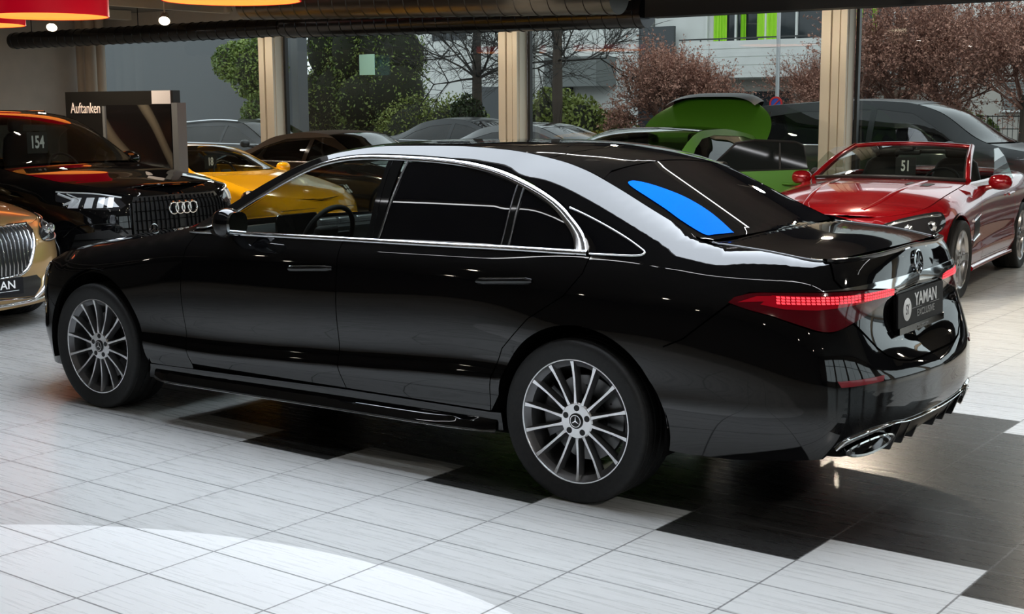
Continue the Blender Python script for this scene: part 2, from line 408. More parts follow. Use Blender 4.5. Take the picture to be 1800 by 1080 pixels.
# skylight opening in the ceiling above the car
SX0, SX1, SY0, SY1 = -1.6, 4.2, -1.35, 1.15
cs = [box(((X0+SX0)/2, (Y0+Y1)/2, ZC+.1), (SX0-X0, Y1-Y0, .2)), box(((X1+SX1)/2, (Y0+Y1)/2, ZC+.1), (X1-SX1, Y1-Y0, .2)),
      box(((SX0+SX1)/2, (Y0+SY0)/2, ZC+.1), (SX1-SX0, SY0-Y0, .2)), box(((SX0+SX1)/2, (SY1+Y1)/2, ZC+.1), (SX1-SX0, Y1-SY1, .2))]
struct('ceiling', cs, ceilm)
sky = mat('skylight panel glow', (.8, .85, .9), .5, emit=(.82, .90, 1.0), es=9.0)
tag(build('ceiling_light', [box(((SX0+SX1)/2, (SY0+SY1)/2, ZC+.16), (SX1-SX0, SY1-SY0, .04))], sky), 'wide cool white luminous ceiling panel over the black saloon', 'ceiling light')
struct('wall_left', [box((X1+.1, (Y0+Y1)/2, ZC/2), (.2, Y1-Y0+.4, ZC))], wallm)
RW = [(-8.5, -4.2), (-3.6, .4), (1.0, 5.0), (5.6, 9.6)]
ps = [box((X0-.1, (Y0+Y1)/2, .3), (.2, Y1-Y0+.4, .6)), box((X0-.1, (Y0+Y1)/2, ZC-.2), (.2, Y1-Y0+.4, .4))]; e_ = [Y0-.2] + [v for p in RW for v in p] + [Y1+.2]
for k in range(0, len(e_), 2): ps.append(box((X0-.1, (e_[k]+e_[k+1])/2, ZC/2), (.2, e_[k+1]-e_[k], ZC)))
struct('wall_right', ps, wallm)
struct('wall_near', [box(((X0+X1)/2, Y1+.1, ZC/2), (X1-X0, .2, ZC))], mat('near wall', (.10, .09, .08), .8))
# window wall: low kerb, header, columns, one pane per bay
struct('wall_window', [box(((X0+X1)/2, Y0-.1, .1), (X1-X0, .2, .2)), box(((X0+X1)/2, Y0-.1, ZC-.15), (X1-X0, .2, .3))], wallm)
pane = glass('shop window glass', (.93, .97, .95), boost=.9)
cx = [3.55+4.95*k for k in range(-3, 3)]
CL = {0: 'cream column at the far right end of the window wall', 1: 'cream column well right of the white car, second from the right end', 2: 'cream column to the right of the red roadster', 3: 'cream column behind the red roadster and the green fastback', 4: 'cream column behind the roof of the black saloon, in the middle of the window wall', 5: 'cream column behind the dark brown convertible', 6: 'cream column in the far left corner beside the wall pipes'}
for k, c in enumerate(cx):
    ps = [box((c, Y0+.06, ZC/2), (.36, .20, ZC)), box((c-.13, Y0+.185, ZC/2), (.08, .05, ZC)), box((c+.10, Y0+.185, ZC/2), (.12, .05, ZC)), box((c-.02, Y0+.17, ZC/2), (.09, .03, ZC))]
    tag(build('column', ps, colm), CL[k], 'column')
for k, (a, b) in enumerate(RW): 
    o = struct('window_%d' % (k+21), [box((X0-.1, (a+b)/2, 1.8), (.012, b-a, 2.4))], pane); build('window_frame', [box((X0-.08, (a+b)/2, 1.8), (.06, .06, 2.4)), box((X0-.08, (a+b)/2, 2.3), (.06, b-a, .05))], framem, o)
xs = [X0] + [c for c in cx if X0 < c < X1] + [X1]
for k in range(len(xs)-1):
    a, b = xs[k]+.2, xs[k+1]-.2
    o = struct('window_%d' % (k+1), [box(((a+b)/2, Y0-.08, (.2+ZC-.3)/2), (b-a, .012, ZC-.5))], pane)
    f = [box((a+.02, Y0-.05, ZC/2), (.04, .07, ZC-.5)), box((b-.02, Y0-.05, ZC/2), (.04, .07, ZC-.5)), box(((a+b)/2, Y0-.05, .22), (b-a, .07, .04))]
    build('window_frame', f, framem, o)
# ================================================================ hero saloon: skin
def K(*a): return [(a[i], a[i+1]) for i in range(0, len(a), 2)]
H_rows = [
 (K(-1.35,.30,-.85,.275,-.5,.262,0,.26,.5,.255,2.7,.225,3.2,.21,3.6,.185,4.57,.16), K(-1.35,.07,-.85,.06,-.5,.05,0,.03,.5,.03,2.7,.03,3.5,.04,4.57,.04)),
 (K(-1.35,.36,-.85,.36,-.5,.36,.4,.345,2.7,.30,3.5,.30,4.57,.28), K(-1.35,.025,-.85,.02,-.5,.02,.4,.03,2.7,.03,3.5,.02,4.57,.01)),
 (K(-1.35,.45,-.85,.46,-.5,.47,0,.50,.56,.49,1.36,.447,2.43,.405,3.2,.40,4.57,.38), K(-1.35,0,0,0,2.7,0,3.5,.0,4.57,0)),
 (K(-1.35,.53,-.85,.53,-.5,.53,0,.55,.56,.54,1.36,.50,2.43,.46,3.2,.47,4.57,.46), K(-1.35,0,-.5,.002,-.1,.004,.55,.014,1.4,.016,2.4,.014,3.0,.006,4.57,0)),
 (K(-1.35,.60,-.85,.62,-.5,.65,0,.68,.56,.68,1.36,.64,2.43,.60,3.2,.60,4.57,.55), K(-1.35,.006,-.85,.008,-.5,.004,0,-.004,.56,.006,1.4,.008,2.4,.008,3.2,0,4.57,.01)),
 (K(-1.35,.655,-.85,.74,-.5,.78,0,.80,.56,.81,1.36,.79,2.43,.75,3.2,.72,4.57,.62), K(-1.35,.085,-1.1,.075,-.85,.03,-.5,.012,0,.0,.56,.002,1.4,.003,2.4,.005,3.2,.006,4.57,.02)),
 (K(-1.35,.74,-.85,.83,-.5,.89,0,.90,.56,.905,1.36,.89,2.43,.86,3.2,.79,4.57,.66), K(-1.35,.128,-1.1,.12,-.85,.055,-.5,.028,0,.013,.56,.010,1.4,.012,2.4,.014,3.2,.02,4.57,.03)),
 (K(-1.35,.84,-.85,.89,-.5,.95,0,.962,.56,.975,1.36,.965,2.43,.925,3.2,.83,4.57,.69), K(-1.35,.132,-1.1,.122,-.85,.072,-.5,.05,0,.03,.56,.026,1.4,.026,2.4,.028,3.2,.035,4.57,.045)),
 (K(-1.35,.905,-.85,.94,-.5,.985,0,1.01,.56,1.015,1.36,1.005,2.43,.965,3.2,.858,4.57,.71), K(-1.35,.122,-.85,.086,-.5,.068,0,.048,.56,.044,1.4,.044,2.4,.045,3.2,.055,4.57,.055)),
 (K(-1.35,.945,-.85,.972,-.67,1.0,-.5,1.022,-.35,1.042,-.2,1.054,0,1.06,.4,1.055,1.28,1.044,2.09,1.03,2.43,1.005,2.9,.93,3.3,.865,3.57,.82,4.0,.75,4.57,.725), K(-1.35,.118,-.85,.10,-.5,.092,0,.075,1.4,.073,2.4,.072,3.2,.075,4.57,.07)),
 (K(-1.35,.98,-.85,1.0,-.67,1.029,-.5,1.051,-.35,1.079,-.2,1.107,0,1.138,.3,1.17,.9,1.18,1.6,1.17,1.85,1.15,2.05,1.125,2.3,1.075,2.55,1.01,2.9,.945,3.3,.88,3.57,.835,4.0,.762,4.57,.735), K(-1.35,.115,-.85,.113,-.67,.122,-.5,.125,-.35,.127,-.2,.128,0,.124,.3,.138,.9,.142,1.6,.14,2.05,.128,2.55,.105,3.2,.095,4.57,.08)),
 (K(-1.35,1.02,-.85,1.026,-.67,1.056,-.5,1.077,-.35,1.112,-.2,1.153,0,1.213,.3,1.29,.9,1.31,1.6,1.29,1.85,1.24,2.05,1.185,2.3,1.105,2.55,1.025,2.9,.958,3.3,.892,3.57,.848,4.0,.774,4.57,.745), K(-1.35,.116,-.85,.128,-.67,.147,-.5,.161,-.35,.172,-.2,.178,0,.175,.3,.206,.9,.215,1.6,.207,2.05,.178,2.55,.13,3.2,.115,4.57,.09)),
 (K(-1.35,1.055,-.85,1.047,-.67,1.078,-.5,1.099,-.35,1.141,-.2,1.193,0,1.278,.3,1.375,.9,1.425,1.6,1.39,1.85,1.325,2.05,1.25,2.3,1.14,2.55,1.037,2.9,.97,3.3,.902,3.57,.858,4.0,.785,4.57,.755), K(-1.35,.124,-.85,.143,-.67,.176,-.5,.20,-.35,.222,-.2,.236,0,.246,.3,.278,.9,.295,1.6,.275,2.05,.228,2.55,.155,3.2,.138,4.57,.10)),
 (K(-1.35,1.083,-.85,1.066,-.67,1.097,-.57,1.107,-.5,1.113,-.45,1.127,-.35,1.170,-.2,1.237,0,1.330,.15,1.393,.3,1.435,.6,1.48,.9,1.493,1.3,1.488,1.6,1.455,1.85,1.39,2.05,1.305,2.3,1.175,2.45,1.10,2.58,1.045,2.9,.98,3.3,.91,3.57,.866,4.0,.792,4.57,.76), K(-1.35,.14,-.85,.16,-.67,.212,-.5,.245,-.35,.275,-.2,.300,0,.328,.3,.352,.9,.354,1.3,.35,1.6,.33,1.85,.30,2.05,.268,2.3,.22,2.58,.18,2.9,.163,3.3,.155,3.57,.14,4.0,.12,4.57,.11)),
]
H_plan = [(4.09,0),(4.078,.22),(4.03,.46),(3.965,.69),(3.83,.835),(3.57,.903),(3.2,.935),(2.6,.948),(1.4,.955),(.4,.957),(0,.953),(-.35,.936),(-.6,.915),(-.85,.876),(-1.05,.80),(-1.155,.665),(-1.21,.45),(-1.236,.22),(-1.243,0)]
H_knots = [.25,.335,.447,.51,.64,.8,.9,.965,1.01,1.06,1.2,1.34,1.46,1.56]
H_skin = (K(-1.35,0,-.836,-.07,-.6,-.05,-.45,.0,-.2,.0,.1,-.02,.3,0,.9,0,1.3,.04,1.6,.12,2.0,.17,2.58,.20,3.0,.22,3.57,.2,4.57,0),
          K(-1.35,0,-.836,.018,-.6,.024,-.5,.034,-.44,.043,-.2,.046,0,.045,.3,.035,.9,.018,1.3,.02,1.6,.03,2.0,.05,2.58,.0,3.0,.02,3.57,.035,4.0,.02,4.57,0), 2.2)
H_rows = [r + (3 if j == 13 else 14 if j > 5 else 8,) for j, r in enumerate(H_rows)]
def H_hook(S, ZI):
    # from the rear quarter back the shoulder flows as one surface between belt and lid edge
    w = np.clip((S-.28)/.25, 0, 1); w = w*w*(3-2*w); z9, i9 = smooth1(ZI[9][0], 30), smooth1(ZI[9][1], 30); zt, it = smooth1(ZI[13][0], 26), smooth1(ZI[13][1], 26)
    for j, gz, gi in ((10, .34, .235), (11, .64, .48), (12, .86, .74)):
        ZI[j][0] = w*ZI[j][0] + (1-w)*(z9+(zt-z9)*gz); ZI[j][1] = w*ZI[j][1] + (1-w)*(i9+(it-i9)*gi)
    ZI[9][0] = w*ZI[9][0]+(1-w)*z9; ZI[9][1] = w*ZI[9][1]+(1-w)*i9
def H_khook(S, q, Q):
    # the rear screen is a straight-ruled sheet
    w = np.clip((S+.53)/.05, 0, 1)*np.clip((.15-S)/.07, 0, 1); w = (w*w*(3-2*w))[:, None]
    x, y = Q[..., 0], Q[..., 1]; lin = 1.374 + .458*x - .115*y*y; e = (Q[:, :1, 2]-lin[:, :1])
    Q[..., 2] = Q[..., 2]*(1-w) + w*(lin + e*np.abs(q)[None, :]**7)
HB = Body(H_plan, -.35, 3.57, H_rows, H_knots, H_skin, hook=H_hook, khook=H_khook, chord=True)
# ---------------------------------------------------------------- wheels
tyre = noisy('tyre rubber', (.006, .006, .0065), (.011, .011, .011), 60, .62, 2, (1, 1, 1), .05)
bright = mat('machined alloy', (.78, .78, .79), .25, 1.0)
greyalloy = mat('tremolite grey alloy', (.17, .17, .175), .32, .8)
darkalloy = mat('dark alloy', (.02, .02, .022), .4, .6)
silver = mat('silver alloy', (.45, .45, .46), .25, .9)
steel = mat('brake steel', (.18, .18, .18), .35, 1)
hubm = mat('black plastic', (.006, .006, .007), .45)
chrome = mat('chrome', (.78, .79, .8), .06, 1)
def star(r, y, t=.002, m=0, c=(0, 0), w=.11, ring=True):
    """three-pointed star in a ring, in the x-z plane at height y"""
    P = []
    for k in range(3):
        a = PI/2 + k*2*PI/3; P += [(c[0]+r*.9*math.cos(a), c[1]+r*.9*math.sin(a)), (c[0]+r*w*math.cos(a+PI/3), c[1]+r*w*math.sin(a+PI/3))]
    out = [prism(P, y, y+t, 'y', m)]
    if ring: out.append(lathe([(r*.88, y), (r*.88, y+t), (r, y+t*.9), (r, y)], 40, 'y', (c[0], 0, c[1]), m))
    return out
def make_wheel(parent, loc, flip=False, R=.355, W=.255, rim=.272, spokes=14, style='multi', front=False):
    """wheel with its outer face towards +y; flip turns it to the other side of the car"""
    # rim: barrel, lip and spokes. Hub face sits at y = -.012, lip at y = 0
    lip = [(rim-.03, -.03), (rim-.016, -.006), (rim-.010, 0), (rim-.002, .001), (rim, -.004), (rim+.002, -.02)]
    P = [lathe([(rim-.010, -.0015), (rim-.0085, .0012), (rim-.001, .0012), (rim, -.004), (rim+.003, -.012)], 72, 'y', m=0),
         lathe([(rim-.0105, -.001), (rim-.018, -.010), (rim-.035, -.022), (rim-.040, -.05), (rim-.05, -.12), (rim-.05, -W+.02), (rim, -W+.01)], 72, 'y', m=1)]
    n = spokes
    for k in range(n):
        a = 2*PI*k/n + (PI/n if style == 'five' else .17); ca, sa = math.cos(a), math.sin(a)
        if style == 'multi': ws = [(.062, .0105, -.018), (.085, .0062, -.014), (.13, .0046, -.015), (.18, .0046, -.014), (.225, .0056, -.008), (rim-.012, .0085, -.001)]; base = 2.1; dep = .034
        else: ws = [(.05, .034, -.02), (.09, .026, -.016), (.14, .022, -.018), (.19, .024, -.016), (.23, .03, -.010), (rim-.012, .038, -.002)]; base = 1.25; dep = .045
        sc = rim/.272; rings = []; tops = []
        for r, w, y in ws:
            r = r*sc if r < rim-.02 else r
            rg = [(w, y), (w*base+.003, y-dep), (-w*base-.003, y-dep), (-w, y)]
            rings.append([(ca*r - sa*o, h, sa*r + ca*o) for o, h in rg])
        F = loft(rings, caps=True, m=1); V, Fc, _, _ = F
        top = [f for f in Fc if len(f) == 4 and all(i % 4 in (0, 3) for i in f)]; rest = [f for f in Fc if f not in top]
        P += [pc(V, rest, None, 1), pc(V, top, None, 0)]
    # hub with bolt holes
    P.append(lathe([(.0, -.016), (.045, -.014), (.074, -.0145), (.080, -.020), (.082, -.06)], 40, 'y', m=0))
    P.append(lathe([(.082, -.052), (.055, -.10), (0, -.10)], 24, 'y', m=1))
    for k in range(5):
        a = 2*PI*k/5 + .35; c = (.056*math.cos(a), 0, .056*math.sin(a))
        P.append(lathe([(0, -.0115), (.012, -.0115), (.0135, -.0130)], 16, 'y', c, 2))
    o = build('wheel', P, [bright if style == 'multi' else silver, greyalloy if style == 'multi' else silver, hubm], parent, 40, loc, (0, 0, PI if flip else 0))
    tag(o, 'grey alloy wheel with bright machined thin spokes' if style == 'multi' else None)
    s = W/2; cy = -W/2+.012; prof = [(rim-.012, .004-.012)]
    for t in np.linspace(0, 1, 11):
        a = t*PI/2; prof.append((rim + (R-rim)*math.sin(a)**.9 if t else rim-.002, cy + s*(.93+.10*math.sin(2*a)) - s*.16*(t**5)))
    crown = []; gy = [.72, .66, .655, .38, .375, .33, .325, .05, .045, .0]
    for g, h in zip([.80, .70, .69, .40, .395, .345, .34, .05, .045, -.0], [0, 0, 0, 0, .007, .007, 0, 0, .007, .007]): crown.append((R-h-.0015*abs(g), cy+s*g))
    full = prof + crown; full += [(r, 2*cy-y) for r, y in reversed(crown)] + [(r, 2*cy-y) for r, y in reversed(prof)]
    tg = []; NB = 96
    for k in range(NB):   # shoulder blocks
        a = 2*PI*k/NB; da = 2*PI/NB*.36; q = []
        for rr, yy in ((R-.012, cy+s*.86), (R+.0008, cy+s*.80), (R+.0008, cy+s*.52), (R-.006, cy+s*.5)):
            q.append([(rr*math.cos(a-da), yy, rr*math.sin(a-da)), (rr*math.cos(a+da), yy, rr*math.sin(a+da))])
        tg.append(loft([[x for x in r] for r in q], closed=False))
    t = build('tire', [lathe(full, 96, 'y')] + tg, tyre, o, 30)
    d = build('brake_disc', [lathe([(.07, -.105), (.185, -.10), (.187, -.125), (.07, -.13)], 48, 'y', m=0), lathe([(.06, -.09), (.10, -.095), (.105, -.11)], 32, 'y', m=1),
        ] + [lathe([(0, -.0985), (.004, -.0985), (.0045, -.1)], 8, 'y', ((.10+.02*(k % 4))*math.cos(k*.26), 0, (.10+.02*(k % 4))*math.sin(k*.26)), 1) for k in range(24)], [steel, hubm], o, 40)
    a0 = 200 if not front else 200
    pr = [(r, y) for r, y in ((.10, -.075), (.20, -.075), (.215, -.09), (.215, -.16), (.10, -.16))]
    build('brake_caliper', lathe(pr, 14, 'y', a0=math.radians(50), a1=math.radians(120), m=0), [mat('caliper grey', (.12, .12, .125), .35, .6)], o, 30)
    cp = build('hub_cap', [lathe([(0, -.0085), (.030, -.0085), (.0335, -.0105), (.034, -.016)], 40, 'y', m=0)] + star(.027, -.0083, .0015, 1), [hubm if style == 'multi' else silver, chrome], o, 40)
    return o
# ================================================================ hero saloon
paint = mat('black paint', (.0022, .0022, .0026), .025, 0, 0, .8)
blackglass = mat('privacy glass', (.0015, .0015, .002), .0, 0, 0, .5)
clear = glass('front side glass', (.46, .50, .47))
piano = mat('gloss black trim', (.003, .003, .003), .06)
liner = mat('wheel arch liner', (.004, .004, .004), .9, spec=.1)
redlens = mat('red lamp lens', (.16, .002, .006), .08, 0, .6, emit=(.6, .0, .012), es=.2)
redglow = mat('lit red segments', (.6, .01, .01), .25, emit=(1, .05, .07), es=1.7)
reddark = mat('dark red lens', (.07, .001, .004), .1, 0, .6)
rubber = mat('door seal rubber', (.004, .004, .004), .7)
satin = mat('satin aluminium trim', (.72, .73, .75), .14, 1)
leather = mat('black leather', (.007, .007, .0075), .6, spec=.25)
car = empty('saloon_car', (0, 0, 0), 0, 'long black saloon car with chrome window surround and multi-spoke wheels, largest car in front', 'car')
HG = HB
def both(ps): return ps + mirrors(ps)
seamF = [(2.42, 1.03), (2.462, .95), (2.478, .815), (2.478, .709), (2.456, .43), (2.428, .33)]
seamB = [(1.366, 1.045), (1.358, .9), (1.357, .786), (1.356, .453), (1.325, .335)]
seamR = [(-.032, 1.053), (-.018, .983), (.06, .884), (.234, .774), (.378, .629), (.434, .5), (.456, .357), (.458, .335)]
arcO = [(2.50, 1.03), (2.36, 1.075), (2.202, 1.156), (2.06, 1.24), (1.926, 1.313), (1.764, 1.385), (1.61, 1.428), (1.428, 1.447), (1.206, 1.449), (.96, 1.442), (.762, 1.426), (.57, 1.394), (.372, 1.338), (.222, 1.275), (.12, 1.214), (.036, 1.14), (-.018, 1.06)]
arcO = crv(arcO, 3)
rearch = arc(-.003, .36, .405, 183, 8, 34)
# --- body sides, pillars and wings
side = seamR[::-1][1:-1] + [(-.034, 1.058)] + arcO[::-1] + [(2.62, 2.0)] + [(-.836, 2.0)] + [(-.85, 1.0), (-.876, .957), (-.78, .955), (-.63, .949), (-.583, .91), (-.528, .845), (-.45, .752), (-.395, .715)] + [p for p in rearch if p[1] < .72 or p[0] > -.2][1:] + [(.456, .335)]
side = inset(side, .002)
fender = [(2.43, .30)] + seamF[::-1] + [(2.50, 1.02), (2.62, 2.0), (3.86, 2.0), (3.80, .70), (3.66, .56)] + arc(3.216, .36, .408, 22, 183, 26) + [(2.79, .30)]
fender = inset(fender, .002)
bd = [HB.patch(side, step=.03), HB.patch(fender, step=.03)]
build('body_side', both(bd), paint, car)
# --- doors
arcI = [(a, b-.02) for a, b in arcO]
fd = inset([(2.428, .335)] + seamF[::-1][1:] + [(2.42, 1.03), (1.366, 1.045)] + seamB[1:], .0025)
rd = inset([(1.325, .335)] + seamB[::-1][1:] + [(1.366, 1.045), (-.032, 1.053)] + seamR[1:], .0025)
def handle(x, z, sgn):
    P, N = HB.wall([(x, z)], 0); p = P[0]; n = N[0]; n[1] *= 1; ps = []
    L = .145; pts = []; rr = []
    for k in range(13):
        t = k/12; o = .030*math.sin(PI*min(max(t, .0), 1))**.35 if 0 < t < 1 else .0
        q, m = HB.wall([(x + (.5-t)*2*L, z + (.5-t)*-.02)], .002 + o*.55); pts.append(tuple(q[0])); rr.append(.0125 if .04 < t < .96 else .008)
    a = tube(pts, rr, 10, 0, flat=1.15); b = tube([(u, v+.004, w+.011) for u, v, w in pts[1:-1]], .0035, 6, 1)
    cup = HB.patch([(x + .11*math.cos(t), z-.004 + .03*math.sin(t)) for t in np.linspace(0, 2*PI, 20)[:-1]], off=.0012, th=0, step=.02, m=0)
    ps = [a, b]
    return ps if sgn > 0 else mirrors(ps)
def window(poly, name, m, parent, sgn, off=-.004):
    p = [HB.patch(poly, off=off, th=.004, step=.035)]; return build(name, p if sgn > 0 else mirrors(p), m, parent)
def under(x):  # height of the chrome arc's inner edge
    xs = [a for a, b in arcO[::-1]]; zs = [b for a, b in arcO[::-1]]; return float(np.interp(x, xs, zs))-.026
fw = [(2.36, 1.05), (2.2, 1.13)] + [(a, under(a)) for a in np.arange(2.1, 1.24, -.06)] + [(1.236, 1.42), (1.19, 1.05)]
rw = [(1.152, 1.05), (1.14, 1.418)] + [(a, under(a)) for a in np.arange(1.08, .46, -.06)] + [(.446, 1.335), (.434, 1.05)]
qw = [(.394, 1.05), (.406, 1.322), (.36, under(.36)), (.28, under(.28)), (.2, under(.2)), (.12, under(.12)-.01), (.06, under(.06)-.02), (.01, 1.09), (.0, 1.05)]
for sgn in (1, -1):
    side_ = 'left' if sgn > 0 else 'right'
    M = (lambda ps: ps) if sgn > 0 else mirrors
    d1 = build('front_door', M([HB.patch(fd, step=.03)]), paint, car)
    d2 = build('rear_door', M([HB.patch(rd, step=.03)]), paint, car)
    for d, x, z, in ((d1, 1.535, .905), (d2, .37, .926)):
        tag(build('door_handle', handle(x, z, sgn), [paint, chrome], d), 'black door handle with a chrome edge')
    window(fw, 'front_window', clear, d1, sgn)
    window(rw, 'rear_window', blackglass, d2, sgn); window(qw, 'rear_window', blackglass, d2, sgn)
    pil = [(1.30, 1.045), (1.236, 1.42), (1.2, 1.44), (1.1, 1.44), (1.14, 1.418), (1.152, 1.045)]
    p = [HB.patch([(1.19, 1.045), (1.236, 1.437), (1.17, 1.44), (1.152, 1.045)], off=-.001), HB.patch([(1.225, 1.045), (1.262, 1.437), (1.236, 1.437), (1.19, 1.045)], off=.001),
         HB.patch([(.434, 1.045), (.446, 1.345), (.406, 1.335), (.394, 1.045)], off=.001)]
    for q_ in ([p[0], p[1]], [p[2]]): build('pillar_cover', M(q_), piano, car)
    p = [HB.bead([(1.152, 1.055), (1.137, 1.42)], .012, .004, n=8), HB.bead([(.394, 1.06), (.406, 1.325)], .010, .004, n=8), HB.bead([(.434, 1.06), (.446, 1.34)], .008, .004, n=8)]
    for q_ in p: build('window_seal', M([q_]), mat('dark chrome bead', (.25, .25, .26), .2, 1), car)
    # chrome surround: bright arc over the glass and the belt moulding
    arcC = [(2.47, 1.045), (2.36, 1.073-.008), (2.2, 1.146), (2.06, 1.228), (1.926, 1.300), (1.764, 1.372), (1.61, 1.413), (1.428, 1.432), (1.206, 1.433), (.96, 1.426), (.762, 1.410), (.57, 1.377), (.372, 1.32), (.222, 1.256), (.128, 1.193), (.056, 1.13), (.018, 1.06)]
    w = [(0, .008), (.12, .018), (.3, .026), (.6, .030), (.8, .036), (.9, .044), (1, .062)]
    p = [HB.bead(arcC, w, .009, n=4), HB.bead([(2.50, 1.022), (2.3, 1.034), (1.9, 1.043), (1.36, 1.050), (.8, 1.056), (.4, 1.062), (-.012, 1.064)], [(0, .006), (.1, .016), (.3, .024), (1, .026)], .011, n=6)]
    tag(build('window_trim', M(p), satin, car), 'bright chrome trim framing the side windows')
    # fixed triangular window behind the rear door
    tri = crv([(.13, 1.236), (.04, 1.205), (-.06, 1.168), (-.16, 1.128), (-.235, 1.093), (-.262, 1.076), (-.235, 1.068), (-.12, 1.066), (-.02, 1.066), (.03, 1.1), (.075, 1.165)], 3, True)
    g = build('quarter_window', M([HB.patch(tri, off=.0015, th=.004, step=.03)]), blackglass, car)
    b = HB.bead([(.14, 1.243), (.04, 1.210), (-.06, 1.173), (-.16, 1.132), (-.24, 1.094), (-.268, 1.076), (-.24, 1.064), (-.12, 1.062), (-.025, 1.061)], .009, .006, n=5)
    build('trim', M([b]), satin, g)
    # sills
    sk = [HB.patch([(2.79, .215), (2.79, .297), (2.43, .306), (1.325, .330), (.46, .331), (.40, .335), (.385, .25)], off=.004, th=.03, step=.04),
          ]
    P, N = HB.line([(2.74, .232), (2.2, .238), (1.4, .248), (.9, .253), (.42, .258)], n=6)
    R = []
    for i, (q, nn) in enumerate(zip(P, N)):
        u = i/(len(P)-1); g = math.sin(PI*min(1, u*9, (1-u)*5)/2)**.8; y = q[1]
        R.append([(q[0], y+.0, q[2]+.045), (q[0], y+.012+.02*g, q[2]+.028), (q[0], y+.016+.042*g, q[2]-.004), (q[0], y+.015+.043*g, q[2]-.014), (q[0], y-.03, q[2]-.03)])
    sb = build('side_skirt', M(sk+[loft(R, closed=False)]), paint, car, 25)
    e = [(q[0], q[1]+.0165+.042*math.sin(PI*min(1, (i/(len(P)-1))*9, (1-i/(len(P)-1))*5)/2)**.8, q[2]-.010) for i, q in enumerate(P)]
    build('chrome_strip', M([tube(e, .0035, 6)]), satin, sb)
    # door mirror
    y0 = .985
    ms = []
    for t in np.linspace(0, 1, 9):
        s_ = math.sin(PI*(.06+.88*t))**.5; ms.append([(2.03+ .14*(t-.5)+.0, 1.01+.076*s_*c, 1.108+.074*s_*d) for c, d in [(math.copysign(abs(math.cos(a))**.75, math.cos(a)), math.copysign(abs(math.sin(a))**.75, math.sin(a))) for a in np.linspace(0, 2*PI, 21)[:-1]]])
    foot = loft([[(2.12+.05*c, yy, 1.045+.016*d+dz) for c, d in ((1, 0), (.7, .7), (0, 1), (-.7, .7), (-1, 0), (-.7, -.7), (0, -1), (.7, -.7))] for yy, dz in ((.86, -.01), (.93, 0), (1.0, .01))], caps=True)
    mo = build('door_mirror', M([loft(ms, caps=True), foot]), paint, car, 60)
    gl = prism([(1.01+.061*math.copysign(abs(math.cos(a))**.7, math.cos(a)), 1.108+.058*math.copysign(abs(math.sin(a))**.7, math.sin(a))) for a in np.linspace(0, 2*PI, 25)[:-1]], 1.968, 1.949, 'x')
    build('mirror_glass', M([gl]), mat('mirror silver', (.55, .6, .62), .02, 1), mo, 30)
    build('mirror_trim', M([tube([(2.10, .93, 1.052), (2.02, 1.02, 1.048), (1.96, 1.08, 1.056)], .005, 6)]), satin, mo)
    # wheel housings
    for cx, a in ((0, .425), (3.216, .43)):
        ring = lathe([(a, 0), (a, -.42), (.1, -.42)], 40, 'y', (cx, .925, .36), a0=math.radians(-105), a1=math.radians(105))
        build('wheel_housing', M([ring]), liner, car)
# roof, screens and lids on the top surface (S, q*.6)
def T(poly, **k): return HB.patch(poly, on='top', clamp=False, **k)
Q = .6
build('roof_panel', [T([(.36, -Q), (.112, -Q*.8), (.118, 0), (.112, Q*.8), (.070, Q*.985), (.2, Q*.995), (.355, Q*.995)][::-1] if 0 else [(.356, -Q*.99), (.356, Q*.99), (.2, Q*.99), (.07, Q*.985), (.108, Q*.8), (.122, 0), (.108, -Q*.8), (.07, -Q*.985), (.2, -Q*.99)], step=.04, th=.008)], paint, car)
roofglass = mat('panoramic roof glass', (.002, .002, .0025), .0)
build('panoramic_roof', [T([(.362, -Q*.985), (.362, Q*.985), (.95, Q*.97), (.95, -Q*.97)], step=.05, th=.006), T([(.956, -Q*.97), (.956, Q*.97), (1.5, Q*.97), (1.5, -Q*.97)], step=.05, th=.006)], roofglass, car)
build('windshield', [T([(1.507, -Q*.97), (1.507, Q*.97), (2.60, Q*.985), (2.60, -Q*.985)], step=.05, th=.005)], glass('windscreen glass', (.55, .6, .57)), car)
frame = [T([(1.5, s*Q*.97), (1.5, s*Q), (2.6, s*Q), (2.6, s*Q*.975)], step=.03, th=.01) for s in (-1, 1)]
for q_ in frame: build('windshield_pillar', [q_], piano, car)
rg = crv([(.066, .588), (.1, .47), (.112, .2), (.116, 0), (.112, -.2), (.1, -.47), (.066, -.588), (-.1, -.592), (-.3, -.592), (-.44, -.588), (-.468, -.45), (-.495, -.2), (-.502, 0), (-.495, .2), (-.468, .45), (-.44, .588), (-.3, .592), (-.1, .592)], 3, True)
rwo = build('rear_windshield', [T(rg, off=-.002, step=.04, th=.004)], blackglass, car)
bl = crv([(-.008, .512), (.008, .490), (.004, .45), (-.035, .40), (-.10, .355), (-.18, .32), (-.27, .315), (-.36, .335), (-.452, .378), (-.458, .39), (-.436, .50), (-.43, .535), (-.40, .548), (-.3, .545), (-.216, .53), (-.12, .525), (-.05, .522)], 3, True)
bluerefl = mat('painted blue reflection', (.0, .13, .92), .12, 0, .3, .3, emit=(.0, .21, 1.0), es=.0)  # stands for a bright bluish reflection in the rear glass, painted as colour
tag(build('blue_reflection', [T(bl, off=.0015, step=.03, th=0)], bluerefl, rwo), 'bright blue painted reflection patch on the rear window')
hood = [(2.655, -Q*.985), (2.655, Q*.985), (3.2, Q*.99), (3.8, Q*.99), (4.1, Q*.99), (4.1, -Q*.99), (3.8, -Q*.99), (3.2, -Q*.99)]
hd = build('hood', [T(hood, step=.05)], paint, car)
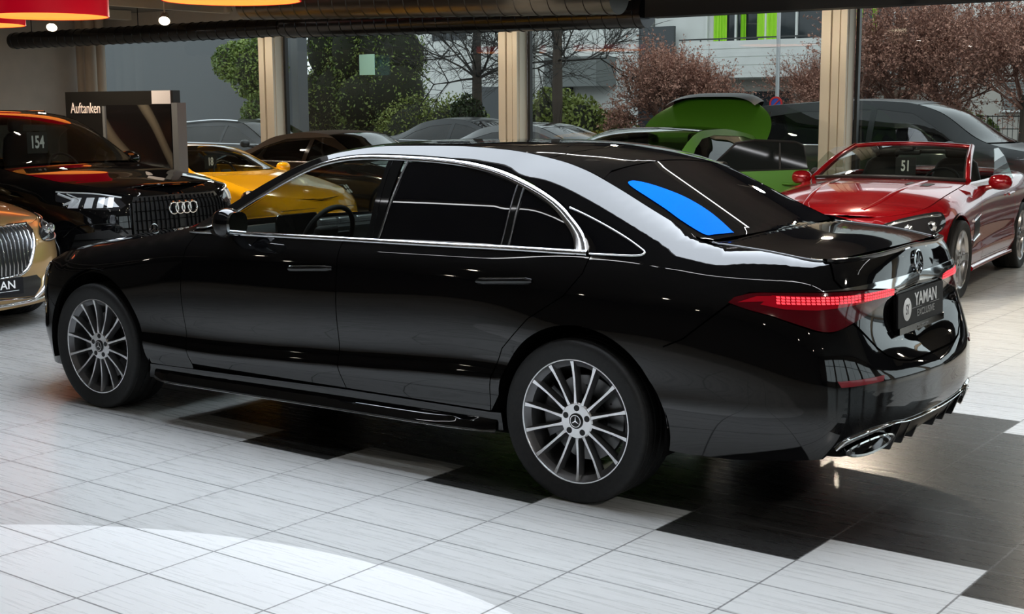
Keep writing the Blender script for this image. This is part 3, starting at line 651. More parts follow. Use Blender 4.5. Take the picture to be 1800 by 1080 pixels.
# bonnet star
ho = star(.035, -.0015, .003, 0, (0, .052)); ho = [xf(p, Matrix.Translation((3.83, 0, .862)) @ Matrix.Rotation(PI/2, 4, 'Z')) for p in ho]
build('hood_ornament', ho + [lathe([(.016, -.005), (.014, .004), (.004, .012), (.003, .02)], 16, 'z', (3.83, 0, .862))], chrome, hd, 40)
build('front_panel', both([HB.patch([(4.06, 2), (4.57, 2), (4.57, .64), (4.1, .64), (3.98, .70)], step=.04)]), paint, car)
for s in (1, -1):
    hl = build('headlight', (both if 0 else (lambda p: p if s > 0 else mirrors(p)))([HB.patch([(3.72, .755), (3.95, .735), (4.2, .68), (4.2, .62), (4.0, .60), (3.80, .66)], off=.003, step=.03)]), mat('headlamp glass', (.25, .26, .27), .05, .4, 1), car)
ft = [(3.80, .70), (3.66, .56)] + [(3.595, .50), (3.63, .38), (3.62, .28), (3.6, .17), (4.57, .15), (4.57, .64), (4.0, .62)]
build('front_bumper', both([HB.patch(ft, step=.04)]), paint, car)
# trunk lid: deck, lip and rear face
deck = [(-.464, Q*.985), (-.49, Q*.8), (-.515, Q*.4), (-.52, 0), (-.515, -Q*.4), (-.49, -Q*.8), (-.464, -Q*.985), (-.60, -Q*.99), (-.84, -Q*.995), (-.84, Q*.995), (-.60, Q*.99)]
lid = [(-.853, 2), (-.854, 1.0), (-.88, .96), (-1.0, .95), (-1.145, .928), (-1.1, .905), (-1.0, .866), (-.905, .832), (-.99, .724), (-1.03, .685), (-1.08, .66), (-1.15, .643), (-1.35, .634), (-1.35, 2)]
tl = build('trunk_lid', [T(deck, step=.03)] + [HB.bead([(-.475, s_*Q*.955), (-.60, s_*Q*.958), (-.72, s_*Q*.962), (-.83, s_*Q*.968)], .018, .0035, on='top', n=5) for s_ in (1, -1)] + both([HB.patch(lid, step=.025)]), paint, car)
lipP, lipN = HB.line([(-.84, 2.0), (-.9, 2), (-1.0, 2), (-1.1, 2), (-1.2, 2), (-1.35, 2)], n=4); lp = [tuple(p+[0, 0, .001]) for p in lipP]
lp = lp + [(a, -b, c) for a, b, c in reversed(lp[:-1])]
build('trunk_lip', [loft([[(a+.035, b*.99, c-.002), (a+.004, b, c+.011), (a-.008, b*1.004, c+.009), (a-.006, b*1.004, c-.004), (a+.01, b, c-.02)] for a, b, c in lp], closed=True)], paint, tl, 50)
build('chrome_bar', both([HB.patch([(-.80, .958), (-.9, .9675), (-1.0, .973), (-1.15, .974), (-1.35, .974), (-1.35, .936), (-1.146, .926), (-1.0, .950), (-.9, .957)], off=.006, step=.02, th=.01)]), chrome, tl)
def onface(x, y, z, tilt=0): return Matrix(((0, 0, -1, x), (-1, 0, 0, y), (0, 1, 0, z), (0, 0, 0, 1))) @ Matrix.Rotation(tilt, 4, 'X')
bs = star(.052, 0, .006, 0, (0, 0)); Pb, Nb = HB.wall([(-1.348, 1.015)]); nb = Vector((Nb[0][0], 0, Nb[0][2])).normalized(); ub = Vector((nb[2], 0, -nb[0])) if -nb[0] > 0 else Vector((-nb[2], 0, nb[0]))
Mb = Matrix(((0, nb[0], ub[0], Pb[0][0]+nb[0]*.004), (1, 0, 0, 0), (0, nb[2], ub[2], Pb[0][2]+nb[2]*.004), (0, 0, 0, 1))); bs = [xf(p, Mb) for p in bs] + [xf(lathe([(.046, -.004), (.052, -.004), (.052, .005), (.046, .005)], 40, 'y'), Mb)]
build('star_badge', bs, chrome, tl, 40)
# number plate
pl = build('license_plate', [prism(rrect(.56, .146, .012), -.006, .004, 'z', 0)], [mat('plate black', (.010, .010, .011), .5, spec=.2)], tl); pl.matrix_local = onface(-1.140, .0, .832, math.radians(-2))
white = mat('white print', (.86, .86, .85), .5); greyp = mat('grey print', (.35, .35, .34), .5)
TM = lambda x, y, z=.0045: Matrix.Translation((x, y, z))
text('plate_lettering', 'YAMAN', .078, TM(.055, .028), white, pl, .0008, (1.02, 1), bold=.0012)
text('plate_lettering', 'EXCLUSIVE', .043, TM(.055, -.030), greyp, pl, .0008, (1.05, 1))
build('plate_emblem', [lathe([(0, .0062), (.046, .0062), (.048, .005)], 40, 'z', (-.175, 0, 0))], white, pl); build('plate_line', [box((-.055, -.003, .005), (.12, .0018, .001))], greyp, pl); build('plate_line', [box((.165, -.003, .005), (.12, .0018, .001))], greyp, pl)
text('plate_lettering', 'SY', .062, TM(-.175, -.002, .0066), mat('black print', (.01, .01, .01), .5), pl, .0004, (.6, 1))
hld = build('plate_holder', [prism(rrect(.575, .165, .014), -.014, -.003, 'z', 0), box((0, -.082, 0), (.55, .028, .02), 0)], piano, pl)
text('plate_lettering', 'YAMAN EXCLUSIVE', .016, TM(0, -.085, .0105), greyp, hld, .0004)
# tail lamps
tail = crv([(-.575, .907), (-.63, .944), (-.70, .9505), (-.78, .953), (-.912, .953), (-1.0, .943), (-1.14, .924), (-1.148, .918), (-1.098, .902), (-1.0, .866), (-.9, .832), (-.85, .81), (-.82, .806), (-.79, .815), (-.69, .864)], 2, True)
for s in (1, -1):
    M = (lambda ps: ps) if s > 0 else mirrors
    t = build('tail_light', M([HB.patch(tail, off=.004, step=.02, th=.02)]), reddark, car)
    seg = []
    for a in range(34):
        S0 = -.70-a*.0122
        for b in range(3):
            z0 = .937-b*.0105
            if a == 19: continue
            seg.append(HB.patch([(S0, z0), (S0-.0090, z0), (S0-.0105, z0-.0075), (S0-.0015, z0-.0075)], off=.0055, step=.03, th=.004, clamp=False))
    for q_ in (seg[:57], seg[57:]): build('lit_segment', M(q_), redglow, t)
    gl = [HB.patch([(-.66, .905), (-.69, .941), (-1.115, .938), (-1.10, .915), (-.93, .902), (-.80, .888), (-.72, .890)], off=.0052, step=.03, th=.003, clamp=False)]
    build('lens', M(gl), redlens, t)
    gl = [HB.patch([(-.60, .909), (-.65, .935), (-.69, .938), (-.68, .918)], off=.0052, step=.03, th=.003, clamp=False)]
    build('lens', M(gl), redlens, t)
    build('reflector', M([HB.patch([(-.84, .619), (-.99, .619), (-.982, .598), (-.85, .594)], off=.004, step=.02, th=.008)]), mat('red reflector', (.20, .003, .01), .2, 0, .5), car)
# rear bumper
rb = [(-.395, .713), (-.45, .750), (-.528, .843), (-.580, .903), (-.69, .862), (-.79, .811), (-.83, .802), (-.9, .828), (-.985, .72), (-1.03, .68), (-1.08, .655), (-1.15, .639), (-1.35, .630), (-1.35, .40), (-1.12, .395), (-1.05, .41), (-.95, .41), (-.86, .375), (-.82, .30), (-.60, .27), (-.45, .27)] + arc(-.003, .36, .408, 192, 122, 16)
build('rear_bumper', both([HB.patch([(min(a, a) if a > -1.345 else -1.3505, b) for a, b in inset(rb, .002)], step=.028, th=0)]), paint, car)
bm = []
for s in (1,):
    bm.append(HB.bead([(-.845, .345), (-.87, .375), (-.92, .398), (-.98, .411), (-1.05, .414), (-1.12, .405), (-1.35, .402)], [(0, .016), (.15, .03), (.4, .026), (.6, .012), (1, .010)], .012, n=5))
build('bumper_trim', both(bm), chrome, car)
df = [HB.patch([(-1.352, .395), (-1.12, .390), (-1.05, .39), (-1.05, .33), (-1.10, .31), (-1.35, .31)], off=-.012, step=.04, th=.03)]
for y in (.13, .26, .39): df.append(loft([[(-1.215, y-.006, .40), (-1.215, y+.006, .40), (-1.19+.02, y+.006, .285), (-1.17, y-.006, .285)], [(-1.0, y-.006, .36), (-1.0, y+.006, .36), (-1.0, y+.006, .28), (-1.0, y-.006, .28)]], caps=True))
build('rear_diffuser', both(df) + [box((-1.0, 0, .33), (.3, .9, .04))], mat('satin black plastic', (.008, .008, .008), .35), car)
for s in (1, -1):
    M = (lambda ps: ps) if s > 0 else mirrors
    def ov(S, z, a, b, off, n=28):
        X = []
        for k in range(n):
            t = 2*PI*k/n; X.append((S + a*math.cos(t)*(1), z + b*math.sin(t) + .12*a*math.cos(t)*-1.0))
        P, N = HB.wall(X, off); return [tuple(p) for p in P]
    R = [ov(-.958, .345, .086, .037, -.02), ov(-.958, .345, .088, .039, .014), ov(-.958, .345, .082, .034, .017), ov(-.958, .345, .074, .028, .012), ov(-.958, .345, .07, .025, -.05)]
    build('exhaust_tip', M([loft(R)]), chrome, car, 50)
    Rb = ov(-.958, .345, .074, .029, -.045); build('exhaust_inner', M([pc(Rb, [tuple(range(len(Rb)))])]), hubm, car)
    cv = [HB.patch([(-.82, .30), (-.86, .375), (-.95, .41), (-1.05, .41), (-1.07, .36), (-1.07, .32), (-.95, .29), (-.88, .285)], off=-.025, step=.03, th=.03)]
    build('bumper_corner', M(cv), piano, car)
# closed underside and inner shell so that panel gaps read dark
inn = []
for pol in ([(2.8, .25), (2.8, 1.0), (-.05, 1.03), (.40, .7), (.44, .25)], [(-.45, .35), (-.42, .7), (-.1, .95), (-.84, 1.0), (-1.35, 1.0), (-1.35, .35)]): inn.append(HB.patch(pol, off=-.03, th=0, step=.08))
build('inner_shell', both(inn) + [box((1.45, 0, .26), (2.4, 1.74, .06)), box((-.75, 0, .34), (.66, 1.4, .04)), box((0, 0, .45), (.86, 1.0, .04)), box((3.75, 0, .28), (.25, 1.4, .04)), box((3.2, 0, .5), (.9, 1.0, .04))], liner, car)
# wheels
make_wheel(car, (0, .948, .352)); make_wheel(car, (0, -.948, .352), True)
make_wheel(car, (3.216, .936, .352), front=True); make_wheel(car, (3.216, -.936, .352), True, front=True)
# cabin
def seat(x, y):
    R = []
    for z, w, d, xx in ((.62, .25, .07, 0), (.75, .27, .09, -.03), (.95, .27, .09, -.07), (1.10, .25, .08, -.11), (1.17, .20, .06, -.13)):
        R.append([(x+xx+d*math.cos(a), y+w*math.copysign(abs(math.sin(a))**.6, math.sin(a)), z) for a in np.linspace(0, 2*PI, 17)[:-1]])
    return [loft(R, caps=True), bbox((x+.27, y, .58), (.52, .52, .16), .06)], [bbox((x-.15, y, 1.255), (.10, .27, .17), .045)]
for x, y in ((1.15, .38), (1.15, -.38), (.15, .38), (.15, -.38)):
    a, b = seat(x, y); s_ = build('seat', a, leather, car, 50); build('headrest', b, leather, s_, 50)
dash = [loft([[(2.5, y, .60), (2.25, y, .62), (2.19, y, .85), (2.22, y, 1.0), (2.28, y, 1.045+.015*math.cos(y*2)), (2.5, y, 1.03), (2.60, y, .9)] for y in np.linspace(-.74, .74, 9)], caps=True)]
db = build('dashboard', dash, leather, car, 40)
build('display', [prism(rrect(.30, .125, .012, c=(.38, 1.04)), 2.185, 2.170, 'x')], piano, db)
build('display_bezel', [tube([(2.170, a, b) for a, b in rrect(.305, .13, .014, c=(.38, 1.04))], .0025, 6, closed=True)], chrome, db)
vt = [bbox((2.19, y, 1.045), (.02, .13, .035), .008) for y in (.12, -.03, -.18)] + [box((2.177, y, 1.045+dz), (.006, .12, .004)) for y in (.12, -.03, -.18) for dz in (-.01, 0, .01)]
build('air_vent', vt, mat('vent silver', (.4, .4, .42), .3, .8), db)
build('dash_trim', [box((2.185, -.25, 1.015), (.015, .9, .012))], mat('vent silver'), db)
sw = []
Mw = Matrix.Translation((1.95, .38, .985)) @ Matrix.Rotation(math.radians(-24), 4, 'Y')
sw.append(lathe([(.185+.014*math.cos(a), .014*math.sin(a)) for a in np.linspace(0, 2*PI, 11)], 40, 'x')); sw.append(bbox((0.02, 0, 0), (.04, .17, .12), .02)); sw.append(box((.01, 0, -.09), (.012, .04, .16))); sw.append(box((.01, 0, 0), (.012, .34, .05)))
build('steering_wheel', [xf(p, Mw) for p in sw], leather, car, 40)
# ================================================================ other cars: a body from a short description
def make_body(sp):
    plan, xr, xf_ = sp['plan'], sp['xr'], sp['xf']; Sg = sorted(set(list(np.linspace(xr-1, xf_+1, 46)) + [p[0] for p in sp['top']]))
    Sg = np.array(Sg); zb = pchip(sp.get('bot', K(-9, .2, 9, .2)), Sg); be = pchip(sp['belt'], Sg); tp = pchip(sp['top'], Sg); ti = pchip(sp['tin'], Sg)
    bi = pchip(sp.get('bin', K(-9, .06, 9, .06)), Sg); rows = []
    kn = []
    for f, i in ((0, .045), (.13, .014), (.27, .0), (.33, .010), (.52, .0), (.70, .004), (.84, .016), (.90, .026), (1, None)):
        ins = bi if i is None else i*bi/.06 + (0)
        rows.append((list(zip(Sg, zb+(be-zb)*f)), list(zip(Sg, ins+0*Sg)))); kn.append(.2+.8*f)
    for g in (.28, .62, .9, 1):
        rows.append((list(zip(Sg, be+(tp-be)*g**.93)), list(zip(Sg, bi+(ti-bi)*g**1.12)))); kn.append(1+.55*g)
    return Body(plan, xr, xf_, rows, kn, (sp['bow'], sp['crown'], sp.get('p', 2.3)), ds=.01, sm=4)
def FS(B, y, z, front=True):
    """station S on the nose (or tail) wall where the half-width is y at height z"""
    S = np.arange(B.xf, B.xf+1.001, .02) if front else np.arange(B.xr-1, B.xr+.001, .02)
    P, _ = B.wall([(s, z) for s in S]); o = np.argsort(P[:, 1]); return float(np.interp(y, P[o, 1], S[o]))
def nose(B, pts, front=True): return [(FS(B, y, z, front), z) for y, z in pts]
def gencar(name, label, sp, pose, pt, group=None, glassm=None, win=None, doors=(), wheels=None, step=.06, top=None, side_extra=None, cat='car', rwin=None, interior=True, noarch=False):
    B = make_body(sp); o = empty(name, (pose[0], pose[1], 0), math.radians(pose[2]), label, cat, group)
    wb, ra, zc = sp['wb'], sp['ra'], sp['R']; b0 = -1
    S0, S1 = B.xr-1, B.xf+1
    bot = [(S0, -1)] + [(a, b) for a, b in arc(0, zc, ra, 200, -20, 22)] + [(a, b) for a, b in arc(wb, zc, ra, 200, -20, 22)] + [(S1, -1), (S1, 3), (S0, 3)]
    holes = [w for w in (win or [])] + [d for d in doors]
    body = B.patch(bot, step=step, holes=[inset(h, -.0) for h in holes], th=.02)
    bo = build('body_panels', both([body]), pt, o)
    for sgn in (1, -1):
        M = (lambda p: p) if sgn > 0 else mirrors
        for d in doors:
            dd = build('door', M([B.patch(inset(d, .004), step=step, th=.02)]), pt, o)
        for w_ in (win or []):
            build('side_window', M([B.patch(inset(w_, -.004), off=-.004, step=step, th=.004)]), glassm, o)
    for nm, poly, m in (top or []):
        build(nm, [B.patch(poly, on='top', clamp=False, step=step, th=.01)], m, o)
    if wheels:
        for x, fl in ((0, 0), (0, 1), (wb, 0), (wb, 1)):
            y = sp['wy']; make_wheel(o, (x, -y if fl else y, zc), bool(fl), R=zc, **wheels)
            ring = lathe([(ra+.02, 0), (ra+.02, -.40), (.1, -.40)], 24, 'y', (x, y-.02, zc), a0=math.radians(-108), a1=math.radians(108))
            build('wheel_housing', mirrors([ring]) if fl else [ring], liner, o)
    if interior:
        xm = wb/2; hw = sp['wy']-.12
        build('cabin_floor', [box((xm, 0, .32), (wb-2*ra-.1, 2*hw, .08)), box((wb+.35, 0, .42), (.3, 1.2, .1))], liner, o)
    return o, B
def rect_top(S0, S1, q=.985, c=0): return [(S0, -.6*q), (S0, .6*q), (S1, .6*q), (S1, -.6*q)]
def car_seat(o, x, y, z=.5, m=None, s=1.0):
    R = []
    for dz, w, d, xx in ((0, .24, .06, 0), (.16, .26, .08, -.04), (.38, .25, .08, -.09), (.55, .20, .07, -.13), (.60, .14, .05, -.14)):
        R.append([(x+xx+d*math.cos(a), y+w*math.copysign(abs(math.sin(a))**.6, math.sin(a)), z+.12+dz*s) for a in np.linspace(0, 2*PI, 15)[:-1]])
    st = build('seat', [loft(R, caps=True), bbox((x+.25, y, z+.02), (.5, .5, .16), .05)], m or leather, o, 50)
    build('headrest', [bbox((x-.15, y, z+.12+.68*s), (.1, .25, .16), .04)], m or leather, st, 50)
def wheel_ring(o, x, y, z, tilt=-25, m=None):
    Mw = Matrix.Translation((x, y, z)) @ Matrix.Rotation(math.radians(tilt), 4, 'Y')
    ps = [lathe([(.18+.013*math.cos(a), .013*math.sin(a)) for a in np.linspace(0, 2*PI, 9)], 32, 'x'), bbox((.02, 0, 0), (.04, .16, .11), .02), box((.01, 0, 0), (.012, .34, .04)), box((.01, 0, -.09), (.01, .03, .16))]
    build('steering_wheel', [xf(p, Mw) for p in ps], m or leather, o, 40)
def mirror_pair(o, x, y, z, m, s=1.0):
    R = []
    for t in np.linspace(0, 1, 7):
        g = math.sin(PI*(.08+.86*t))**.5; R.append([(x+.14*s*(t-.45), y+.11*s*g*math.copysign(abs(math.cos(a))**.8, math.cos(a)), z+.075*s*g*math.copysign(abs(math.sin(a))**.8, math.sin(a))) for a in np.linspace(0, 2*PI, 17)[:-1]])
    arm = tube([(x+.06, y-.2, z-.06), (x+.03, y-.1, z-.05), (x, y, z-.03)], [.03, .025, .02], 8)
    for sg in (1, -1):
        M = (lambda p: p) if sg > 0 else mirrors
        build('door_mirror', M([loft(R, caps=True), arm]), m, o, 60)
# ================================================================ black SUV (front three-quarter view)
tint = glass('tinted side glass', (.10, .11, .11))
wsg = glass('light windscreen glass', (.72, .78, .74))
lampglass = mat('lamp cover', (.02, .02, .022), .03, 0, 1)
lampchrome = mat('lamp reflector', (.6, .62, .64), .12, .9)
drl = mat('daytime lamp bar', (.75, .78, .8), .25, .2, 1)
black2 = mat('satin black', (.008, .008, .008), .4)
def fromfront(ps, x, y, z, rz=0):
    """pieces drawn in x-z facing +y, put on a nose facing +x"""
    M = Matrix.Translation((x, y, z)) @ Matrix.Rotation(-PI/2+rz, 4, 'Z'); return [xf(p, M) for p in ps]
sp = dict(wb=2.995, ra=.44, R=.385, wy=.965, xr=-.42, xf=3.42,
  plan=[(3.97, 0), (3.955, .3), (3.90, .58), (3.76, .80), (3.42, .955), (3.0, .985), (1.5, .965), (0, .985), (-.42, .965), (-.8, .90), (-1.02, .7), (-1.08, .35), (-1.09, 0)],
  bot=K(-1.4, .35, 0, .27, 3, .25, 4.4, .24), belt=K(-1.42, 1.10, -.4, 1.13, 1.5, 1.09, 2.4, 1.07, 3.0, 1.03, 3.42, .99, 3.9, .93, 4.42, .90),
  top=K(-1.42, 1.56, -.9, 1.58, -.4, 1.61, .6, 1.645, 1.3, 1.64, 1.6, 1.60, 1.85, 1.51, 2.1, 1.37, 2.35, 1.21, 2.5, 1.15, 2.9, 1.10, 3.42, 1.04, 3.8, 1.0, 4.42, .985),
  tin=K(-1.42, .20, -.4, .30, .6, .34, 1.5, .33, 1.9, .29, 2.4, .20, 2.9, .19, 3.42, .19, 3.8, .17, 4.42, .15),
  bow=K(-1.42, 0, 1.3, .06, 1.8, .14, 2.4, .2, 3.0, .2, 3.4, .12, 4.42, 0), crown=K(-1.42, .0, -.8, .03, 1.5, .035, 2.4, .02, 3.0, .05, 3.6, .04, 4.42, 0))
w1 = [(2.2, 1.13), (1.62, 1.46), (1.45, 1.52), (.95, 1.53), (.95, 1.13)]; w2 = [(.88, 1.13), (.88, 1.53), (.2, 1.52), (-.5, 1.44), (-.6, 1.2), (-.5, 1.16)]
suv, AB = gencar('suv', 'black sport utility vehicle with four chrome rings on its grille, behind the gold car', sp, (10.25, -2.25, 181), paint, glassm=tint, win=[w1, w2], wheels=dict(W=.275, rim=.265, style='five', spokes=10),
  top=[('roof', rect_top(-1.35, 1.38), paint), ('windshield', rect_top(1.40, 2.44, .97), wsg), ('hood', rect_top(2.50, 4.0, .985), paint)])
AN = lambda pts, **k: both([AB.patch(nose(AB, pts), step=.03, **k)])
build('nose_panel', AN([(.0, .93), (.46, .93), (.58, .96), (.78, .985), (.78, 1.2), (0, 1.2)], off=.002), paint, suv)
gr = AN([(0, .46), (.40, .46), (.50, .56), (.53, .80), (.46, .925), (0, .925)], off=.006)
g = build('grille', gr, black2, suv)
bars = []
for k in range(11): bars += both([AB.bead(nose(AB, [(.045+k*.046, .49+max(0, (k-8)*.03)), (.045+k*.046, .91-max(0, (k-8)*.02))]), .010, .018, off=.008)])
for z in (.56, .64, .72, .80, .88): bars += both([AB.bead(nose(AB, [(.0, z), (.2, z), (.36, z), (.49, z)]), .008, .014, off=.008, n=4)])
build('grille_bar', bars, piano, g)
P0, _ = AB.wall(nose(AB, [(0, .815)])); xr_ = P0[0][0]
for k in range(4): build('ring_emblem', fromfront([lathe([(.0505+.0085*math.cos(a), .0085*math.sin(a)) for a in np.linspace(0, 2*PI, 9)], 32, 'y')], xr_+.035, (1.5-k)*.072, .815), chrome, g)
for s in (1, -1):
    M = (lambda p: p) if s > 0 else mirrors
    h = build('headlight', M([AB.patch(nose(AB, [(.55, .86), (.60, .93), (.75, .965), (.93, .985), (.925, .90), (.80, .835), (.62, .82)]), off=.006, step=.03)]), lampglass, suv)
    L_ = [AB.bead(nose(AB, [(.57, .925), (.75, .962), (.90, .975)]), .012, .006, off=.008)]
    for k in range(4): L_.append(AB.patch(nose(AB, [(.66+k*.065, .845), (.70+k*.065, .845), (.665+k*.065, .93), (.625+k*.065, .93)]), off=.009, step=.05, th=.004, clamp=False))
    L_.append(AB.bead(nose(AB, [(.90, .96), (.865, .91), (.905, .87)]), .022, .008, off=.008)); L_.append(AB.bead(nose(AB, [(.87, .96), (.835, .91), (.875, .86)]), .012, .008, off=.008))
    build('lamp_bar', M(L_), drl, h)
    i = build('air_intake', M([AB.patch(nose(AB, [(.56, .36), (.60, .60), (.70, .66), (.88, .62), (.90, .48), (.80, .38)]), off=.004, step=.04)]), black2, suv)
    build('intake_fin', M([AB.bead(nose(AB, [(.58, z-.02), (.72, z), (.89, z-.01)]), .012, .014, off=.006) for z in (.46, .52, .58)] + [AB.bead(nose(AB, [(.56, .62), (.66, .70), (.86, .70), (.92, .60)]), .012, .01, off=.006)]), piano, i)
    build('roof_rail', M([tube([tuple(p) for p in AB.line([(-.8, 2), (.2, 2), (1.2, 2)], off=.02)[0]], .014, 8)]), piano, suv)
    for x_ in (2.995, 0): build('wheel_arch_trim', M([AB.bead(arc(x_, .385, .455, 190, -5, 20), .05, .012, n=0)]), piano, suv)
build('lower_lip', both([AB.bead(nose(AB, [(0, .27), (.4, .275), (.8, .30)]), .03, .015, n=4)]), drl, suv)
mirror_pair(suv, 2.0, 1.06, 1.17, paint, 1.15)
build('dashboard', [bbox((2.3, 0, 1.03), (.45, 1.5, .16), .05)], leather, suv); wheel_ring(suv, 1.85, .38, 1.08)
for y in (.38, -.38): car_seat(suv, 1.3, y, .72); car_seat(suv, .35, y, .74)
def number(o, s, x, y, z, size=.16, rz=0):
    t = build('number_card', [box((x, y, z), (.006, size*1.35, size*1.2))], black2, o)
    Mn = Matrix.Translation((x+.004, y, z)) @ Matrix(((0, 0, 1, 0), (1, 0, 0, 0), (0, 1, 0, 0), (0, 0, 0, 1)))
    tx = text('number', s, size*.78, Mn, white, t, .001, (.8, 1.25), bold=.003)
number(suv, '154', 1.95, -.0, 1.36, .17)
build('seat_back_tag', [box((1.9, 0, 1.50), (.05, .25, .06))], black2, suv)
# ================================================================ gold saloon, nose only in view
gold = noisy('gold metallic paint', (.40, .255, .10), (.42, .27, .11), 3, .28, metal=.55, coat=1)
sp = dict(wb=3.396, ra=.41, R=.355, wy=.945, xr=-.38, xf=3.55+.18,
  plan=[(4.28, 0), (4.27, .25), (4.23, .48), (4.13, .70), (3.98, .84), (3.73, .915), (3.396, .945), (2.6, .955), (.4, .955), (-.38, .935), (-.8, .885), (-1.1, .72), (-1.22, .4), (-1.25, 0)],
  bot=K(-1.4, .3, 0, .24, 3, .22, 4.7, .18), belt=K(-1.38, .95, -.4, 1.06, 1.8, 1.04, 2.6, 1.01, 3.2, .92, 3.73, .82, 4.2, .745, 4.73, .73),
  top=K(-1.38, 1.08, -.5, 1.13, -.2, 1.2, .3, 1.44, .9, 1.49, 1.5, 1.485, 1.8, 1.45, 2.05, 1.385, 2.25, 1.30, 2.5, 1.17, 2.75, 1.05, 3.1, .98, 3.5, .92, 3.8, .865, 4.2, .80, 4.73, .80),
  tin=K(-1.38, .15, -.4, .26, .3, .35, 1.5, .35, 2.2, .27, 2.75, .18, 3.4, .17, 3.8, .15, 4.73, .10),
  bow=K(-1.38, 0, 1.6, .08, 2.2, .17, 2.8, .2, 3.4, .2, 3.73, .15, 4.73, 0), crown=K(-1.38, 0, .3, .03, 1.5, .02, 2.75, .01, 3.3, .05, 3.8, .05, 4.3, .02, 4.73, 0))
w1 = [(2.42, 1.05), (1.95, 1.33), (1.6, 1.42), (1.35, 1.43), (1.35, 1.07)]; w2 = [(1.28, 1.07), (1.28, 1.43), (.7, 1.40), (.3, 1.30), (.1, 1.12), (.1, 1.09)]
lim, MB = gencar('limousine', 'gold two-tone limousine with tall vertical-bar chrome grille at the left edge', sp, (10.12, .08, 182.5), gold, glassm=blackglass, win=[w1, w2], wheels=dict(W=.255, rim=.26, style='five', spokes=12),
  top=[('roof', rect_top(.3, 1.62), gold), ('windshield', rect_top(1.65, 2.72, .97), wsg), ('hood', rect_top(2.78, 4.3, .99), gold), ('rear_windshield', rect_top(-.42, .28), blackglass), ('trunk_lid', rect_top(-1.1, -.45), gold)])
MN = lambda pts, **k: both([MB.patch(nose(MB, pts), step=.03, **k)])
g = build('grille', MN([(0, .43), (.20, .435), (.32, .48), (.40, .60), (.435, .72), (.43, .795), (.40, .82), (0, .82)], off=.012), black2, lim)
build('grille_bar', [q for k in range(11) for q in both([MB.bead(nose(MB, [(.02+k*.037, .45+max(0, k-5)**2*.005), (.02+k*.037, .63), (.02+k*.037, .81)]), .011, .014, off=.012, n=3)])], chrome, g)
build('grille_frame', both([MB.bead(nose(MB, [(0, .425), (.20, .43), (.33, .475), (.41, .60), (.447, .72), (.44, .81), (.40, .835), (0, .84)]), .032, .02, off=.008, n=3)]), chrome, g)
for s in (1, -1):
    M = (lambda p: p) if s > 0 else mirrors
    h = build('headlight', M([MB.patch(nose(MB, crv([(.54, .72), (.60, .785), (.74, .84), (.86, .865), (.90, .80), (.86, .70), (.72, .66), (.58, .665)], 3, True)), off=.006, step=.03)]), lampglass, lim)
    build('lamp_bar', M([MB.bead(nose(MB, [(.56, .73), (.66, .80), (.80, .845)]), .012, .008, off=.008), MB.bead(nose(MB, [(.58, .672), (.72, .668), (.86, .71)]), .012, .008, off=.008)] +
        [lathe([(0, .03), (.028, .02), (.036, 0), (.03, -.01)], 16, 'x', tuple(MB.wall(nose(MB, [(y, .745+.0)]), .0)[0][0])) for y in (.64, .74, .82)]), lampchrome, h)
    i = build('air_intake', M([MB.patch(nose(MB, crv([(.50, .28), (.58, .40), (.72, .47), (.88, .48), (.93, .42), (.90, .30), (.75, .27)], 3, True)), off=.004, step=.03)]), black2, lim)
    build('intake_frame', M([MB.bead(nose(MB, [(.42, .235), (.50, .29), (.56, .40), (.70, .485), (.88, .50)]), [(0, .035), (.4, .03), (1, .010)], .014, n=5, off=.004)]), chrome, i)
    build('chrome_lip', M([MB.bead(nose(MB, [(0, .22), (.35, .225), (.6, .245), (.9, .25)]), .028, .02, n=5), MB.bead(nose(MB, [(0, .275), (.42, .25)]), .014, .012, n=4)]), chrome, lim)
lp_ = MN([(0, .29), (.42, .26), (.5, .38), (.45, .42), (0, .41)], off=.003); build('lower_grille', lp_, black2, lim)
P0, _ = MB.wall(nose(MB, [(0, .36)])); xp = P0[0][0]+.03
pn = build('license_plate', [box((xp, 0, .365), (.012, .54, .125))], mat('plate black'), lim)
Mn = Matrix.Translation((xp+.0065, -.02, .375)) @ Matrix(((0, 0, 1, 0), (1, 0, 0, 0), (0, 1, 0, 0), (0, 0, 0, 1)))
text('plate_lettering', 'YAMAN', .085, Mn @ Matrix.Translation((.06, 0.0, 0)), white, pn, .001, (1.1, 1), bold=.001)
build('plate_line', [box((xp+.0065, .05, .33), (.001, .36, .003))], white, pn)
mirror_pair(lim, 2.25, 1.06, 1.1, gold)
